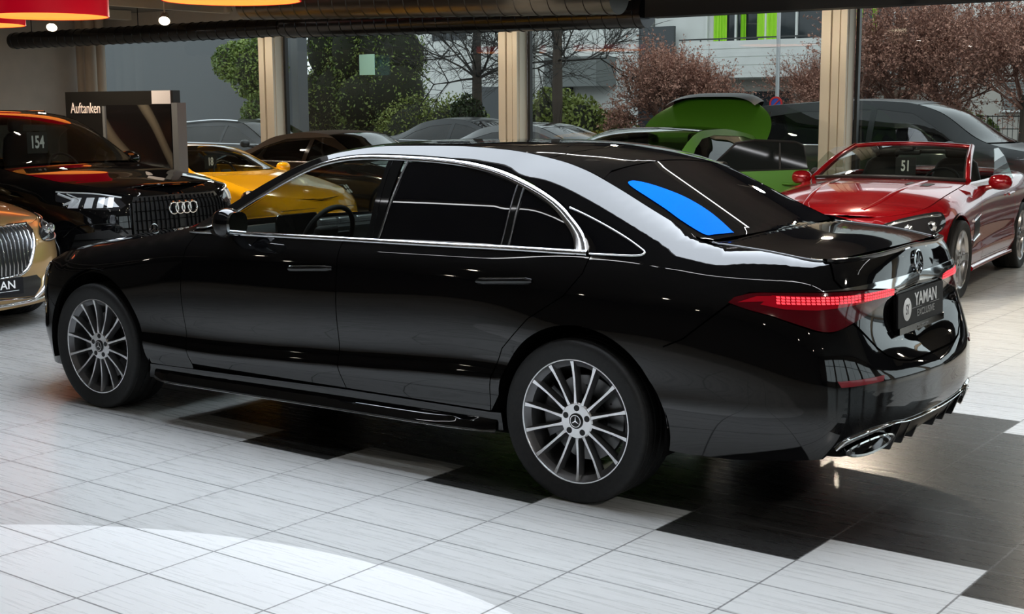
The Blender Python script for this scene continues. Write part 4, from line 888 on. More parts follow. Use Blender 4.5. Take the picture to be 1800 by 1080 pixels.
# ================================================================ yellow sports coupe
yellow = mat('yellow paint', (.78, .40, .005), .12, 0, 1)
sp = dict(wb=2.45, ra=.36, R=.34, wy=.89, xr=-.45, xf=2.85,
  plan=[(3.38, 0), (3.37, .25), (3.32, .48), (3.2, .68), (3.02, .82), (2.85, .865), (2.45, .885), (1.6, .875), (.8, .89), (0, .93), (-.45, .91), (-.8, .80), (-1.0, .6), (-1.08, .3), (-1.1, 0)],
  bot=K(-1.45, .3, 0, .2, 2.45, .17, 3.85, .17), belt=K(-1.45, .72, -.45, .90, .3, .93, 1.2, .92, 1.8, .90, 2.45, .80, 2.85, .70, 3.3, .58, 3.85, .54),
  top=K(-1.45, .80, -.9, .88, -.45, 1.0, 0, 1.10, .4, 1.18, .8, 1.215, 1.15, 1.20, 1.4, 1.13, 1.65, 1.02, 1.85, .94, 2.1, .91, 2.45, .85, 2.85, .76, 3.2, .68, 3.85, .62),
  tin=K(-1.45, .12, -.45, .26, 0, .33, .8, .36, 1.2, .34, 1.6, .27, 1.9, .22, 2.45, .20, 2.85, .18, 3.85, .1),
  bow=K(-1.45, 0, .8, .04, 1.3, .16, 1.9, .24, 2.4, .2, 2.85, .12, 3.85, 0), crown=K(-1.45, .0, 0, .04, .8, .035, 1.3, .03, 1.9, .0, 2.45, -.02, 2.85, .0, 3.85, 0))
w1 = [(1.75, .945), (1.42, 1.06), (1.15, 1.13), (.85, 1.155), (.5, 1.14), (.5, .96)]; w2 = [(.44, .96), (.44, 1.13), (.1, 1.06), (-.15, .99)]
cpe, YB = gencar('sports_coupe', 'yellow sports coupe with round headlights behind the black saloon', sp, (11.05, -5.7, 179), yellow, glassm=tint, win=[w1, w2], wheels=dict(W=.26, rim=.25, style='five', spokes=10),
  top=[('roof', rect_top(.75, 1.12, .99), yellow), ('roof_glass', rect_top(-.2, .73, .95), blackglass), ('windshield', rect_top(1.14, 1.84, .96), wsg), ('hood', rect_top(1.88, 3.6, .985), yellow), ('engine_lid', rect_top(-1.2, -.22, .98), yellow)])
for s in (1, -1):
    M = (lambda p: p) if s > 0 else mirrors
    P_, N_ = YB.wall([(2.93, .665)]); c = P_[0]; nd = Vector((.72, .28, .62)).normalized()
    Mh = Matrix.Translation(c - np.array([.035, .04, -.01])) @ nd.to_track_quat('Z', 'Y').to_matrix().to_4x4()
    h = build('headlight', M([xf(p, Mh) for p in [lathe([(.0, .055), (.05, .048), (.09, .026), (.108, 0), (.11, -.04)], 32, 'z')]]), lampglass, cpe, 60)
    build('lamp_bar', M([xf(p, Mh) for p in [lathe([(0, .062), (.03, .056)], 16, 'z', (dx_, dy_, 0)) for dx_ in (-.035, .035) for dy_ in (-.035, .035)]]), drl, h)
build('lower_intake', both([YB.patch(nose(YB, [(0, .24), (.55, .24), (.78, .30), (.74, .36), (.5, .33), (0, .32)]), off=.004, step=.04)]), black2, cpe)
build('bumper_seam', both([YB.bead(nose(YB, [(0, .545), (.3, .545), (.6, .535)]), .008, .003, n=5)]), black2, cpe)
mirror_pair(cpe, 1.62, .98, .93, yellow, .95)
number(cpe, '18', 1.2, .15, 1.02, .14); build('dashboard', [bbox((1.62, 0, .84), (.4, 1.35, .13), .05)], leather, cpe); wheel_ring(cpe, 1.25, .35, .86)
for y in (.36, -.36): car_seat(cpe, .7, y, .45, s=.85)
# ================================================================ red roadster, roof down
red = mat('red metallic paint', (.30, .004, .008), .14, .25, 1)
sp = dict(wb=2.585, ra=.385, R=.34, wy=.925, xr=-.42, xf=2.95,
  plan=[(3.45, 0), (3.44, .25), (3.39, .48), (3.28, .68), (3.12, .82), (2.95, .875), (2.585, .925), (1.9, .915), (1.0, .915), (0, .94), (-.42, .92), (-.8, .83), (-1.0, .62), (-1.08, .3), (-1.1, 0)],
  bot=K(-1.4, .3, 0, .2, 2.5, .17, 3.95, .16), belt=K(-1.42, .85, -.4, .93, .3, .955, 1.2, .93, 1.7, .90, 2.2, .85, 2.585, .81, 2.95, .74, 3.4, .66, 3.95, .64),
  top=K(-1.42, .93, -.4, .975, .3, .985, 1.2, .965, 1.6, .96, 2.0, .925, 2.585, .87, 2.95, .81, 3.4, .74, 3.95, .72),
  tin=K(-1.42, .12, -.4, .15, .5, .13, 1.4, .15, 2.0, .17, 2.585, .18, 2.95, .16, 3.95, .08),
  bow=K(-1.42, 0, -.4, .0, 1.3, .1, 1.7, .22, 2.2, .22, 2.95, .12, 3.95, 0), crown=K(-1.42, .03, -.4, .05, .3, .0, 1.6, .03, 2.2, .06, 2.95, .045, 3.4, .03, 3.95, 0))
dr = [(1.72, .27), (1.78, .5), (1.77, .75), (1.72, .915), (.45, .962), (.42, .8), (.42, .5), (.48, .27)]
rdst, RB = gencar('roadster', 'dark red open-top roadster with the roof down and the number 51 behind its windshield', sp, (1.70, -8.62, 94.3), red, glassm=wsg, doors=[dr], wheels=dict(W=.255, rim=.262, style='five', spokes=5),
  top=[('hood', rect_top(1.66, 3.7, .985), red), ('rear_deck', rect_top(-1.3, .05, .985), red)], interior=True)
# windshield with its frame
bs_ = [(1.66+.22*(1-(y/.74)**2), y, .975+.03*(1-(y/.74)**2)) for y in np.linspace(-.74, .74, 15)]
tp_ = [(.86+.10*(1-(y/.58)**2), y, 1.265+.03*(1-(y/.58)**2)) for y in np.linspace(-.58, .58, 15)]
md = [tuple((np.array(a)+np.array(b))/2+np.array([.035, 0, .02])) for a, b in zip(bs_, tp_)]
build('windshield', [loft([bs_, md, tp_], closed=False)], wsg, rdst, 60)
fr_ = [tuple(p) for p in [bs_[0], md[0]]] + tp_ + [md[-1], bs_[-1]]
build('windshield_frame', [tube(crv([bs_[0], md[0], tp_[0]], 5), .030, 8), tube(crv([bs_[-1], md[-1], tp_[-1]], 5), .030, 8), tube(crv(tp_, 2), .028, 8, flat=.8)], red, rdst, 60)
build('windshield_trim', [tube(crv([(a-.02, b*.955, c) for a, b, c in (bs_[0], md[0], tp_[0])], 5), .014, 6), tube(crv([(a-.02, b*.955, c) for a, b, c in (bs_[-1], md[-1], tp_[-1])], 5), .014, 6), tube([(a-.01, b*.96, c-.025) for a, b, c in tp_], .02, 6), tube([(a, b*.97, c+.005) for a, b, c in bs_], .018, 6)], black2, rdst, 60)
for s in (1, -1):
    M = (lambda p: p) if s > 0 else mirrors
    h = build('headlight', M([RB.patch(crv([(2.90, .765), (3.05, .765), (3.25, .73), (3.45, .665), (3.52, .62), (3.40, .56), (3.22, .55), (3.05, .60), (2.93, .68)], 3, True), off=.005, step=.03)]), lampglass, rdst)
    build('lamp_bar', M([RB.bead([(2.94, .745), (3.1, .738), (3.3, .695), (3.46, .64)], .020, .008, off=.006), RB.bead([(3.0, .64), (3.15, .575), (3.3, .58)], .010, .006, off=.006)] +
      [lathe([(.02, .03), (.036, .02), (.044, 0)], 16, 'x', tuple(RB.wall([(S_, z_)], .0)[0][0])) for S_, z_ in ((3.08, .665), (3.25, .64))]), lampchrome, h)
    v = build('fender_vent', M([RB.patch([(2.12, .40), (2.12, .66), (1.90, .70), (1.90, .50)], off=.003, step=.04)]), black2, rdst)
    build('vent_fin', M([RB.bead([(2.14, z), (1.89, z+.045)], .016, .012, off=.004) for z in (.46, .64)]), chrome, v)
    build('hood_vent', M([RB.patch([(1.95, .6*q_), (2.15, .6*q_), (2.12, .6*(q_+.08)), (1.95, .6*(q_+.10))], on='top', clamp=False, off=.004, step=.05) for q_ in (.45, .62)][:2]), black2, rdst)
    build('door_handle', M([tube([tuple(p) for p in RB.line([(.72, .80), (.62, .81), (.52, .812)], off=.02)[0]], .011, 8)]), red, rdst)
    build('side_skirt', M([RB.bead([(.45, .22), (1.2, .215), (2.1, .21)], .05, .035, n=5)]), red, rdst)
    gp = [(1.50, .90, .93), (1.25, .885, 1.06), (1.0, .83, 1.20), (.85, .79, 1.25), (.55, .77, 1.25), (.42, .81, 1.16), (.36, .86, 1.0), (.36, .89, .94)]
    build('side_window', M([pc(gp, [tuple(range(len(gp)))])]), wsg, rdst, 60)
    build('hood_crease', M([RB.bead([(1.75, .6*.55), (2.4, .6*.5), (3.2, .6*.42)], .05, .006, on='top', n=6)]), red, rdst)
mirror_pair(rdst, 1.36, .97, .955, red)
R_ = [(0, .30), (.42, .30), (.50, .42), (.46, .60), (0, .62)]
g = build('grille', both([RB.patch(nose(RB, R_), off=.005, step=.04)]), black2, rdst); build('grille_bar', both([RB.bead(nose(RB, [(0, .47), (.44, .47)]), .03, .02, off=.006, n=4)]), chrome, g)
build('dashboard', [bbox((1.42, 0, .86), (.40, 1.45, .16), .05)], leather, rdst); wheel_ring(rdst, 1.12, .36, .90)
for y in (.36, -.36): car_seat(rdst, .62, y, .45, s=.95)
number(rdst, '51', 1.0, -.02, 1.07, .15)
build('interior_mirror', [bbox((1.02, 0, 1.215), (.03, .26, .06), .015), bbox((1.02, 0, 1.25), (.12, .14, .04), .015), bbox((.99, .22, 1.225), (.02, .30, .05), .01), bbox((.99, -.22, 1.225), (.02, .30, .05), .01)], black2, rdst)
build('cabin_wall', [box((.05, 0, .72), (.06, 1.5, .45)), box((.9, .80, .6), (1.6, .08, .5)), box((.9, -.80, .6), (1.6, .08, .5))], leather, rdst)
# ================================================================ green four-door coupe, doors and hatch open
green = mat('matt green paint', (.045, .16, .006), .45, .2, .1)
sp = dict(wb=2.95, ra=.40, R=.355, wy=.955, xr=-.42, xf=3.3,
  plan=[(3.84, 0), (3.83, .25), (3.78, .5), (3.65, .72), (3.48, .86), (3.3, .92), (2.95, .955), (1.5, .95), (0, .975), (-.42, .95), (-.8, .86), (-1.02, .66), (-1.12, .3), (-1.14, 0)],
  bot=K(-1.42, .3, 0, .2, 4.3, .17), belt=K(-1.42, .88, -.4, 1.0, .5, 1.02, 1.8, 1.0, 2.4, .95, 2.95, .85, 3.3, .76, 3.8, .68, 4.3, .66),
  top=K(-1.42, 1.0, -.9, 1.03, -.5, 1.12, 0, 1.30, .4, 1.38, .9, 1.425, 1.3, 1.42, 1.6, 1.37, 1.9, 1.26, 2.2, 1.12, 2.4, 1.03, 2.6, .99, 2.95, .94, 3.3, .86, 3.8, .77, 4.3, .74),
  tin=K(-1.42, .14, -.4, .28, .4, .36, 1.3, .37, 1.9, .30, 2.4, .2, 2.95, .19, 3.3, .17, 4.3, .1),
  bow=K(-1.42, 0, 1.2, .06, 1.8, .16, 2.5, .22, 3.0, .2, 3.3, .12, 4.3, 0), crown=K(-1.42, 0, 0, .04, 1.3, .03, 1.9, .04, 2.5, .0, 3.0, .02, 3.5, .02, 4.3, 0))
w1 = [(2.1, 1.06), (1.75, 1.24), (1.5, 1.33), (1.2, 1.365), (.5, 1.34), (0, 1.24), (-.25, 1.12), (-.2, 1.06)]
gt, GB = gencar('fastback_car', 'matt green fastback with its rear hatch raised and front door wide open', sp, (4.40, -8.72, 91), green, glassm=tint, win=[w1], wheels=dict(W=.27, rim=.27, style='five', spokes=10),
  top=[('roof', rect_top(.42, 1.42, .97), roofglass), ('windshield', rect_top(1.46, 2.45, .97), wsg), ('hood', rect_top(2.5, 4.0, .985), green)])
for y in (.38, -.38): car_seat(gt, 1.2, y, .5)
build('rear_seat_back', [bbox((.15, 0, .85), (.16, 1.3, .6), .06)], leather, gt)
# open front door: outer skin towards +x of the car, hinged at (2.05, .93)
def open_door(hx, hy, L_, ang, sx=1, z0=.27, zb_=1.0, zt=1.33, rear=False):
    c, s_ = math.cos(math.radians(ang)), math.sin(math.radians(ang)); D = lambda a, z, o=0: (hx - c*a + s_*o, hy + s_*a + c*o, z)
    lo = [(0, z0+.04), (.03, z0), (L_-.05, z0), (L_, .5), (L_+.03, .8), (L_+.01, zb_+.035), (.0, zb_)]
    lower = fill(lo, .08); V, F = lower; bl_ = lambda z: .045*math.sin(PI*min(max((z-.2)/.85, 0), 1))**.6
    O = [D(a, z, bl_(z)) for a, z in V]; I_ = [D(a, z, bl_(z)-.11) for a, z in V]; n = len(V)
    E_ = {}
    for f in F:
        for i in range(len(f)): E_[(f[i], f[(i+1) % len(f)])] = 1
    bd_ = [e for e in E_ if (e[1], e[0]) not in E_]
    allF = [tuple(f) for f in F] + [tuple(i+n for i in reversed(f)) for f in F] + [(a, a+n, b+n, b)[::-1] for a, b in bd_]
    d = build('front_door', [pc(O+I_, allF)], green, gt)
    up = [(.02, zb_+.005), (L_, zb_+.04), (L_-.04, zt-.06), (L_-.12, zt-.02), (L_*.5, zt), (.34, zt-.03)]
    gl_ = [D(a, z, .0-(z-zb_)*.25) for a, z in up]
    build('door_window', [pc(gl_, [tuple(range(len(gl_)))])], mat('dark door glass', (.006, .008, .008), .04), d)
    build('window_frame', [tube([D(a, z, .0-(z-zb_)*.25) for a, z in up], .012, 6, closed=True), tube([D(L_-.28, zb_+.03), D(L_-.28, zt-.03, -(zt-zb_)*.25)], .012, 6)], black2, d)
    build('door_handle', [tube([D(L_-.06-t*.2, .885+.01*t, .055+.028*math.sin(PI*t)) for t in np.linspace(0, 1, 8)], .012, 8)], green, d)
    build('door_mirror', [xf(bbox((0, 0, 0), (.10, .19, .13), .05), Matrix.Translation(D(.16, zb_+.06, .16)))], black2, d)
open_door(2.05, .94, 1.06, 60)
# raised hatch: a shell that swings up from the roof's rear edge
HV = []; hx0, hz0 = .30, 1.42
for u in np.linspace(0, 1, 13):
    row = []
    for v in np.linspace(-1, 1, 21):
        half = .80 + .04*math.sin(PI*u) - .22*u**3
        x_ = hx0 - .42*u - .10*(1-v*v); z_ = 1.18 + .60*u + .03*math.sin(PI*u) - .10*abs(v)**4*u
        row.append((x_-.05*(v*v)*0, half*v, z_))
    HV.append(row)
low = [[(a+.02, b*.97, c-.05) for a, b, c in r] for r in HV]
# tail face of the hatch turned up towards the cabin side
ht = build('rear_hatch', [loft(HV, closed=False), loft(low[::-1], closed=False), loft([HV[-1], low[-1]], closed=False), loft([[r[0] for r in HV], [r[0] for r in low]], closed=False), loft([[r[-1] for r in low], [r[-1] for r in HV]], closed=False)], green, gt, 60)
e = HV[-1]; build('spoiler', [loft([[(a+.16, b, c+.004) for a, b, c in e], [(a+.02, b*1.02, c+.045) for a, b, c in e], [(a-.07, b*1.02, c+.05) for a, b, c in e], [(a-.04, b, c-.01) for a, b, c in e]], closed=False)], black2, ht)
for y in (.55, -.55): build('gas_strut', [tube([(-.25, y, 1.12), (-.45, y*1.02, 1.60)], .012, 8)], black2, ht)
# ================================================================ dark soft-top convertible (and an added car out of view)
brown = mat('dark brown paint', (.018, .013, .010), .12, .3, 1)
cloth = noisy('brown soft-top cloth', (.045, .034, .026), (.055, .042, .033), 200, .95)
def sedan(L_=4.9, wb=2.9, w=.93, h=1.43, R=.34, kind='sedan', hz=.98):
    fo = .86; ro = L_-wb-fo; xf_ = wb+.34; bl = .96*h/1.43
    if kind == 'suv': tpz = K(-ro-.3, h*.93, -.3, h*.97, .8, h, 1.5, h*.985, wb-1.15, h*.92, wb-.55, h*.70, wb-.35, h*.66, wb+.3, h*.60, wb+1.3, h*.56); bl = h*.62
    elif kind == 'wagon': tpz = K(-ro-.3, h*.90, -.3, h*.96, .8, h, 1.4, h*.985, wb-1.1, h*.88, wb-.5, h*.69, wb-.3, h*.665, wb+.3, h*.59, wb+1.3, h*.52); bl = h*.66
    else: tpz = K(-ro-.3, h*.72, -.5, h*.76, -.2, h*.81, .35, h*.96, .9, h, 1.3, h*.985, wb-1.15, h*.89, wb-.55, h*.71, wb-.3, h*.675, wb+.3, h*.60, wb+1.3, h*.52); bl = h*.67
    return dict(wb=wb, ra=R+.045, R=R, wy=w-.01, xr=-.4, xf=xf_, plan=[(wb+fo, 0), (wb+fo-.01, .25*w), (wb+fo-.06, .5*w), (wb+fo-.18, .75*w), (xf_+.2, .9*w), (xf_, .95*w), (wb, w*.99), (wb/2, w), (0, w), (-.4, .98*w), (-.4-(ro-.4)*.45, .93*w), (-ro+.12, .72*w), (-ro+.01, .35*w), (-ro, 0)],
      bot=K(-2, .28, 0, .21, 5, .2), belt=K(-ro-.3, bl*.96, -.4, bl*1.01, wb/2, bl, wb-.5, bl*.97, wb+.3, bl*.84, wb+1.3, bl*.74), top=tpz,
      tin=K(-ro-.3, .16, -.3, .28, .5, .35, 1.4, .35, wb-.9, .28, wb-.4, .2, wb+.3, .17, wb+1.3, .1), bow=K(-ro-.3, 0, 1.0, .05, wb-1, .15, wb-.4, .2, wb+.2, .15, wb+1.3, 0), crown=K(-ro-.3, 0, 1.0, .03, wb-.4, .0, wb, .03, wb+1.3, 0)), bl
def parked(name, label, kind, pose, pt, group=None, gm=None, h=1.43, L_=4.9, wb=2.9, rails=False, roofm=None, wheels=True, step=.09):
    sp, bl = sedan(L_=L_, wb=wb, h=h, kind=kind, R=.34 if kind != 'suv' else .37); gm = gm or blackglass; t = h
    sl = K(-.6, .3)
    if kind == 'sedan': wn = [[(wb-.75, bl+.06), (wb-1.15, h*.84), (wb-1.45, h*.905), (1.15, h*.935), (1.15, bl+.06)], [(1.07, bl+.06), (1.07, h*.93), (.55, h*.90), (.15, h*.82), (-.1, bl+.08)]]; tops = [('roof', rect_top(.42, wb-1.42), roofm or pt), ('windshield', rect_top(wb-1.4, wb-.47, .97), gm), ('rear_windshield', rect_top(-.45, .40, .97), roofm or gm), ('trunk_lid', rect_top(-sp['plan'][-1][0]*-1+.1 if 0 else sp['plan'][-1][0]+.12, -.47), pt)]
    else: r0 = sp['plan'][-1][0]+.1; wn = [[(wb-.75, bl+.06), (wb-1.2, h*.82), (wb-1.45, h*.90), (1.15, h*.935), (1.15, bl+.06)], [(1.07, bl+.06), (1.07, h*.93), (.1, h*.915), (-.6, h*.86), (-.7, bl+.08)]]; tops = [('roof', rect_top(r0, wb-1.42), roofm or pt), ('windshield', rect_top(wb-1.4, wb-.47, .97), gm)]
    tops.append(('hood', rect_top(wb-.42, wb+1.0), pt))
    o, B = gencar(name, label, sp, pose, pt, group, gm, wn, wheels=dict(W=.235, rim=.24, style='five', spokes=10) if wheels else None, top=tops, step=step)
    for s in (1, -1):
        M = (lambda p: p) if s > 0 else mirrors
        build('headlight', M([B.patch(nose(B, [(.52, .60*h/1.43), (.60, .68*h/1.43), (.84, .72*h/1.43), (.84, .62*h/1.43), (.6, .55*h/1.43)]), off=.005, step=.06)]), lampglass, o)
        build('tail_light', M([B.patch(nose(B, [(.5, .76*h/1.43), (.5, .86*h/1.43), (.86, .88*h/1.43), (.86, .78*h/1.43)], False), off=.005, step=.06)]), reddark, o)
        build('window_trim', M([B.bead([(wb-.6, bl+.035), (wb/2, bl+.045), (-.15, bl+.06)], .018, .008, n=4)]), satin, o)
        if rails: build('roof_rail', M([tube([tuple(p) for p in B.line([(-.6, 3), (.5, 3), (wb-1.5, 3)], off=.03)[0]], .014, 8)]), satin, o)
    build('grille', both([B.patch(nose(B, [(0, .38), (.35, .38), (.42, .52), (.38, .64), (0, .64)]), off=.004, step=.06)]), black2, o)
    mirror_pair(o, wb-.85, sp['wy']+.1, bl+.06, pt)
    return o, B
cv_, CB = parked('convertible', 'dark brown convertible with a raised brown fabric soft top, behind the yellow coupe', 'sedan', (11.25, -8.6, 180), brown, roofm=cloth, h=1.34, gm=tint, L_=4.75, wb=2.75)
for s in (1, -1):
    c_ = [CB.patch([(2.02, 1.16), (1.75, 1.24), (1.3, 1.28), (.6, 1.25), (.2, 1.14), (-.1, 1.0), (-.55, .97), (-.5, 3), (1.95, 3)], off=.004, step=.06, th=0)]
    build('soft_top', c_ if s > 0 else mirrors(c_), cloth, cv_)
parked('added_car', 'black car added out of view right of the red roadster for dark reflections', 'suv', (-1.95, -8.6, 94), paint, h=1.62, L_=4.7, wb=2.8)  # unseen car, added to give the saloon's tail something dark to reflect
# cars parked outside
grey1 = mat('anthracite paint', (.012, .013, .015), .35, .3, .2); slate = mat('slate blue paint', (.06, .075, .095), .18, .4, 1); silv = mat('silver paint', (.30, .31, .32), .2, .6, 1); wht = mat('white paint', (.7, .7, .7), .2, 0, 1)
lglass = glass('pale car glass', (.40, .50, .48), boost=2.5)
G = None
parked('estate_car', 'dark estate car with silver roof trim parked outside beyond the left window', 'wagon', (18.4, -13.6, 178), grey1, gm=tint, h=1.44, rails=True)
parked('saloon_car', 'dark grey saloon parked outside below the green hedge', 'sedan', (14.6, -16.0, 180), grey1, h=1.46)
parked('saloon_car', 'black saloon parked outside between the two middle columns, right of the dark grey one', 'sedan', (11.0, -13.2, 180), mat('black car paint', (.004, .004, .005), .08, 0, 1), h=1.40)
parked('minivan', 'grey van with large side windows parked outside behind the cream column', 'suv', (4.9, -12.9, 182), grey1, gm=blackglass, h=1.74, L_=5.0, wb=3.1)
parked('hatchback_car', 'silver grey car with pale windscreen parked outside behind the red roadster', 'suv', (1.4, -15.4, 178), silv, gm=lglass, h=1.55, L_=4.4, wb=2.6)
parked('suv', 'slate blue compact car parked outside, right of the silver grey one', 'suv', (-2.3, -13.2, 168), slate, gm=lglass, h=1.56, L_=4.4, wb=2.65)
parked('saloon_car', 'white car at the far right edge outside the window', 'sedan', (-1.6, -17.2, 178), wht, gm=lglass, h=1.42)
# ================================================================ lamps
hot = mat('lamp glow', (1, .95, .85), .5, emit=(1, .90, .74), es=90)
led = mat('led strip glow', (1, 1, 1), .5, emit=(.95, .97, 1), es=14)
lampm = mat('lamp housing', (.55, .5, .42), .5)
def track(x0, x1, y, z=3.3):
    o = tag(build('light_strip', [box(((x0+x1)/2, y, z+.05), (x1-x0, .06, .1), 0), box(((x0+x1)/2, y, z), (x1-x0-.04, .035, .012), 1)], [lampm, led]), 'long white light strip fixed under the ceiling', 'strip light', 'light strips along the ceiling'); return o
for x in (-5.6, -2.5, .6): track(x, x+3.0, 2.35)
for x in (-6, -2.9, .2, 3.3): track(x, x+3.0, -3.6)

def spot(x, y, z, E=60, label='', warm=(1, .86, .66), tilt=(0, 0), top=3.4, blend=.8, size=110, grp=None):
    o = empty('spotlight', (x, y, z), 0, label, 'spotlight', grp)
    RM = Matrix.Translation((0, 0, .07)) @ Matrix.Rotation(math.radians(tilt[0]), 4, 'X') @ Matrix.Rotation(math.radians(tilt[1]), 4, 'Y') @ Matrix.Translation((0, 0, -.07))
    build('lamp_housing', [xf(lathe([(.0, .15), (.05, .14), (.075, .03), (.082, 0), (.070, .004)], 20, 'z'), RM), tube([(0, 0, .08), (0, 0, top-z)], .012, 6)], lampm, o)
    build('lamp_glow', [xf(lathe([(0, .004), (.05, .004), (.071, .002)], 20, 'z'), RM)], hot, o)
    l = bpy.data.lights.new('spot_beam', 'SPOT'); l.energy = E; l.color = warm; l.spot_size = math.radians(size); l.spot_blend = blend; l.shadow_soft_size = .07
    lo = bpy.data.objects.new('spot_beam', l); COL.objects.link(lo); lo.parent = o; lo.location = RM @ Vector((0, 0, -.012)); lo.rotation_euler = (math.radians(tilt[0]), math.radians(tilt[1]), 0)
    return o
nm = ['first', 'second', 'third', 'fourth', 'fifth', 'sixth', 'seventh', 'eighth']
for k, x in enumerate((14.68, 12.11, 9.62, 7.13, 4.55, 2.0, -.5, -3.0)):
    spot(x, -7.1, 2.88-.008*k, 260, nm[k]+' hanging spotlight from the left in front of the black air ducts', tilt=(38, 30))
for x in (16, 12.5, 9, 5.5, 2, -1.5, -5, -9):
    spot(x, -2.9, 3.25, 380, 'round ceiling spotlight in the row above the parked show cars', tilt=(-38, 0), grp='spotlights above the parked show cars')
for x in (13.4, 11.0, 8.5, 6.0, 3.6, 1.0, -1.5): spot(x, -9.45, 3.2, 50, 'added ceiling spotlight washing the columns of the window wall', grp='added spotlights washing the columns', size=140, tilt=(-12, 0))  # washer row behind the ducts, added to brighten the columns
for x in (-9, -5.5, -2, 1.5, 5, 8.5, 12):
    spot(x, 6.4, 3.25, 70, 'round ceiling spotlight on the near side of the hall', grp='spotlights on the near side of the hall', warm=(1, .93, .85))
    spot(x, 10.5, 3.25, 60, 'round ceiling spotlight by the near wall', grp='spotlights by the near wall', warm=(1, .84, .65))
# red drum lamps
redshade = mat('red drum shade', (.42, .002, .012), .6, emit=(.8, .0, .02), es=.35); inner = mat('orange glowing shade lining', (1, .4, .12), .6, emit=(1, .27, .04), es=1.5)
for x, y, lb in ((10.84, -4.29, 'large red drum pendant lamp, the nearer of the two at the top left corner'), (12.95, -4.6, 'large red drum pendant lamp, farther one half hidden at the top left corner'), (7.43, -4.05, 'large red drum pendant lamp above the yellow coupe, only its orange underside in view')):
    o = tag(build('pendant_lamp', [lathe([(.70, .0), (.70, .42), (.69, .42), (.69, 0), (.70, 0)], 64, 'z'), tube([(0, 0, .4), (0, 0, 3.4-2.76)], .012, 6), box((0, 0, .41), (1.39, .02, .01)), box((0, 0, .41), (.02, 1.39, .01))], redshade, None, 40, (x, y, 2.76)), lb, 'pendant lamp')
    build('glowing_diffuser', [lathe([(0, .035), (.66, .035), (.688, .004)], 64, 'z')], inner, o)
# air ducts
ductm = mat('black spiral duct', (.035, .036, .040), .22, .85); duct2 = mat('grey metal duct', (.07, .065, .058), .30, .8)
def duct(x0, x1, y, z0, z1, r, name, label, m, cap=True, pitch=.22):
    ps = [tube([(x0, y, z0), (x1, y, z1)], r, 40)]; n = int(abs(x1-x0)/pitch)
    for k in range(n+1):
        u = (k+.5)/(n+1); c = (x0+(x1-x0)*u, y, z0+(z1-z0)*u); ps.append(lathe([(r, -.008), (r+.008, -.004), (r+.008, .004), (r, .008)], 40, 'x', c))
    for u in (.08, .5, .92): xx = x0+(x1-x0)*u; zz = z0+(z1-z0)*u; ps.append(tube([(xx, y, zz+r-.01), (xx, y, 3.395)], .008, 6))
    return tag(build(name, ps, m, None, 30), label, 'air duct')
duct(17.9, 11.2, -8.6, 2.865, 2.85, .135, 'air_duct', 'thin black spiral air duct at the upper left', ductm)
duct(11.2, 5.2, -8.6, 2.885, 2.80, .195, 'air_duct', 'thick black spiral air duct in the middle, joined to the thin one', ductm)
duct(9.6, 4.2, -6.3, 2.97, 2.80, .20, 'air_duct', 'grey metal air duct ending above the black saloon, nearest to the viewer', duct2)
tag(build('ceiling_beam', [box((-2.9, -8.6, 3.05), (16.1, .30, .66))], mat('black steel', (.012, .012, .014), .5)), 'black ceiling beam over the right half of the window wall', 'beam')
for k, x in enumerate((16.5, 14.0, 11.5)): tag(build('ceiling_beam', [box((x, -1, 3.31), (.10, 18, .16))], lampm), ['slim grey ceiling beam nearest the far left wall', 'slim grey ceiling beam, middle one of three at the far left', 'slim grey ceiling beam nearest the pendant lamps'][k], 'beam')

for y in (-1.0, 2.6): spot(-5.2, y, 3.2, 200, 'added ceiling spotlight brightening the plate and tail of the black saloon', grp='added spotlights for the tail of the black saloon', tilt=(0, -45), size=70, warm=(1, .95, .88))  # unseen pair, added to brighten the number plate and tail
spot(5.3, -5.5, 2.95, 60, 'hanging round spotlight lighting the end of the grey metal duct', tilt=(-60, 15), size=80)

# ================================================================ things at the far left
pipem = mat('beige pipe paint', (.42, .35, .28), .5)
for k, (x, r) in enumerate(((18.12, .09), (17.85, .11), (17.55, .08))):
    tag(build('wall_pipe', [tube([(x, -10.15, 0), (x, -10.15, 3.4)], r, 20)], pipem), ['thick beige vertical pipe in the far left corner, leftmost', 'thick beige vertical pipe in the far left corner, middle one', 'slim beige vertical pipe beside the far left window'][k], 'pipe')
build('pipe_cover', [box((18.12, -10.12, .98), (.24, .24, 1.96))], mat('rust brown cover', (.12, .03, .015), .6), bpy.data.objects['wall_pipe'])
# display stand: black board with lettering and a glossy picture
dx0, dy0, dx1, dy1 = 10.05, -3.95, 8.22, -3.95
L_ = math.hypot(dx1-dx0, dy1-dy0); an = math.atan2(dy1-dy0, dx1-dx0)
st = empty('display_stand', ((dx0+dx1)/2, (dy0+dy1)/2, 0), an, 'tall black display wall with pale lettering and a glossy picture of a car', 'display stand')
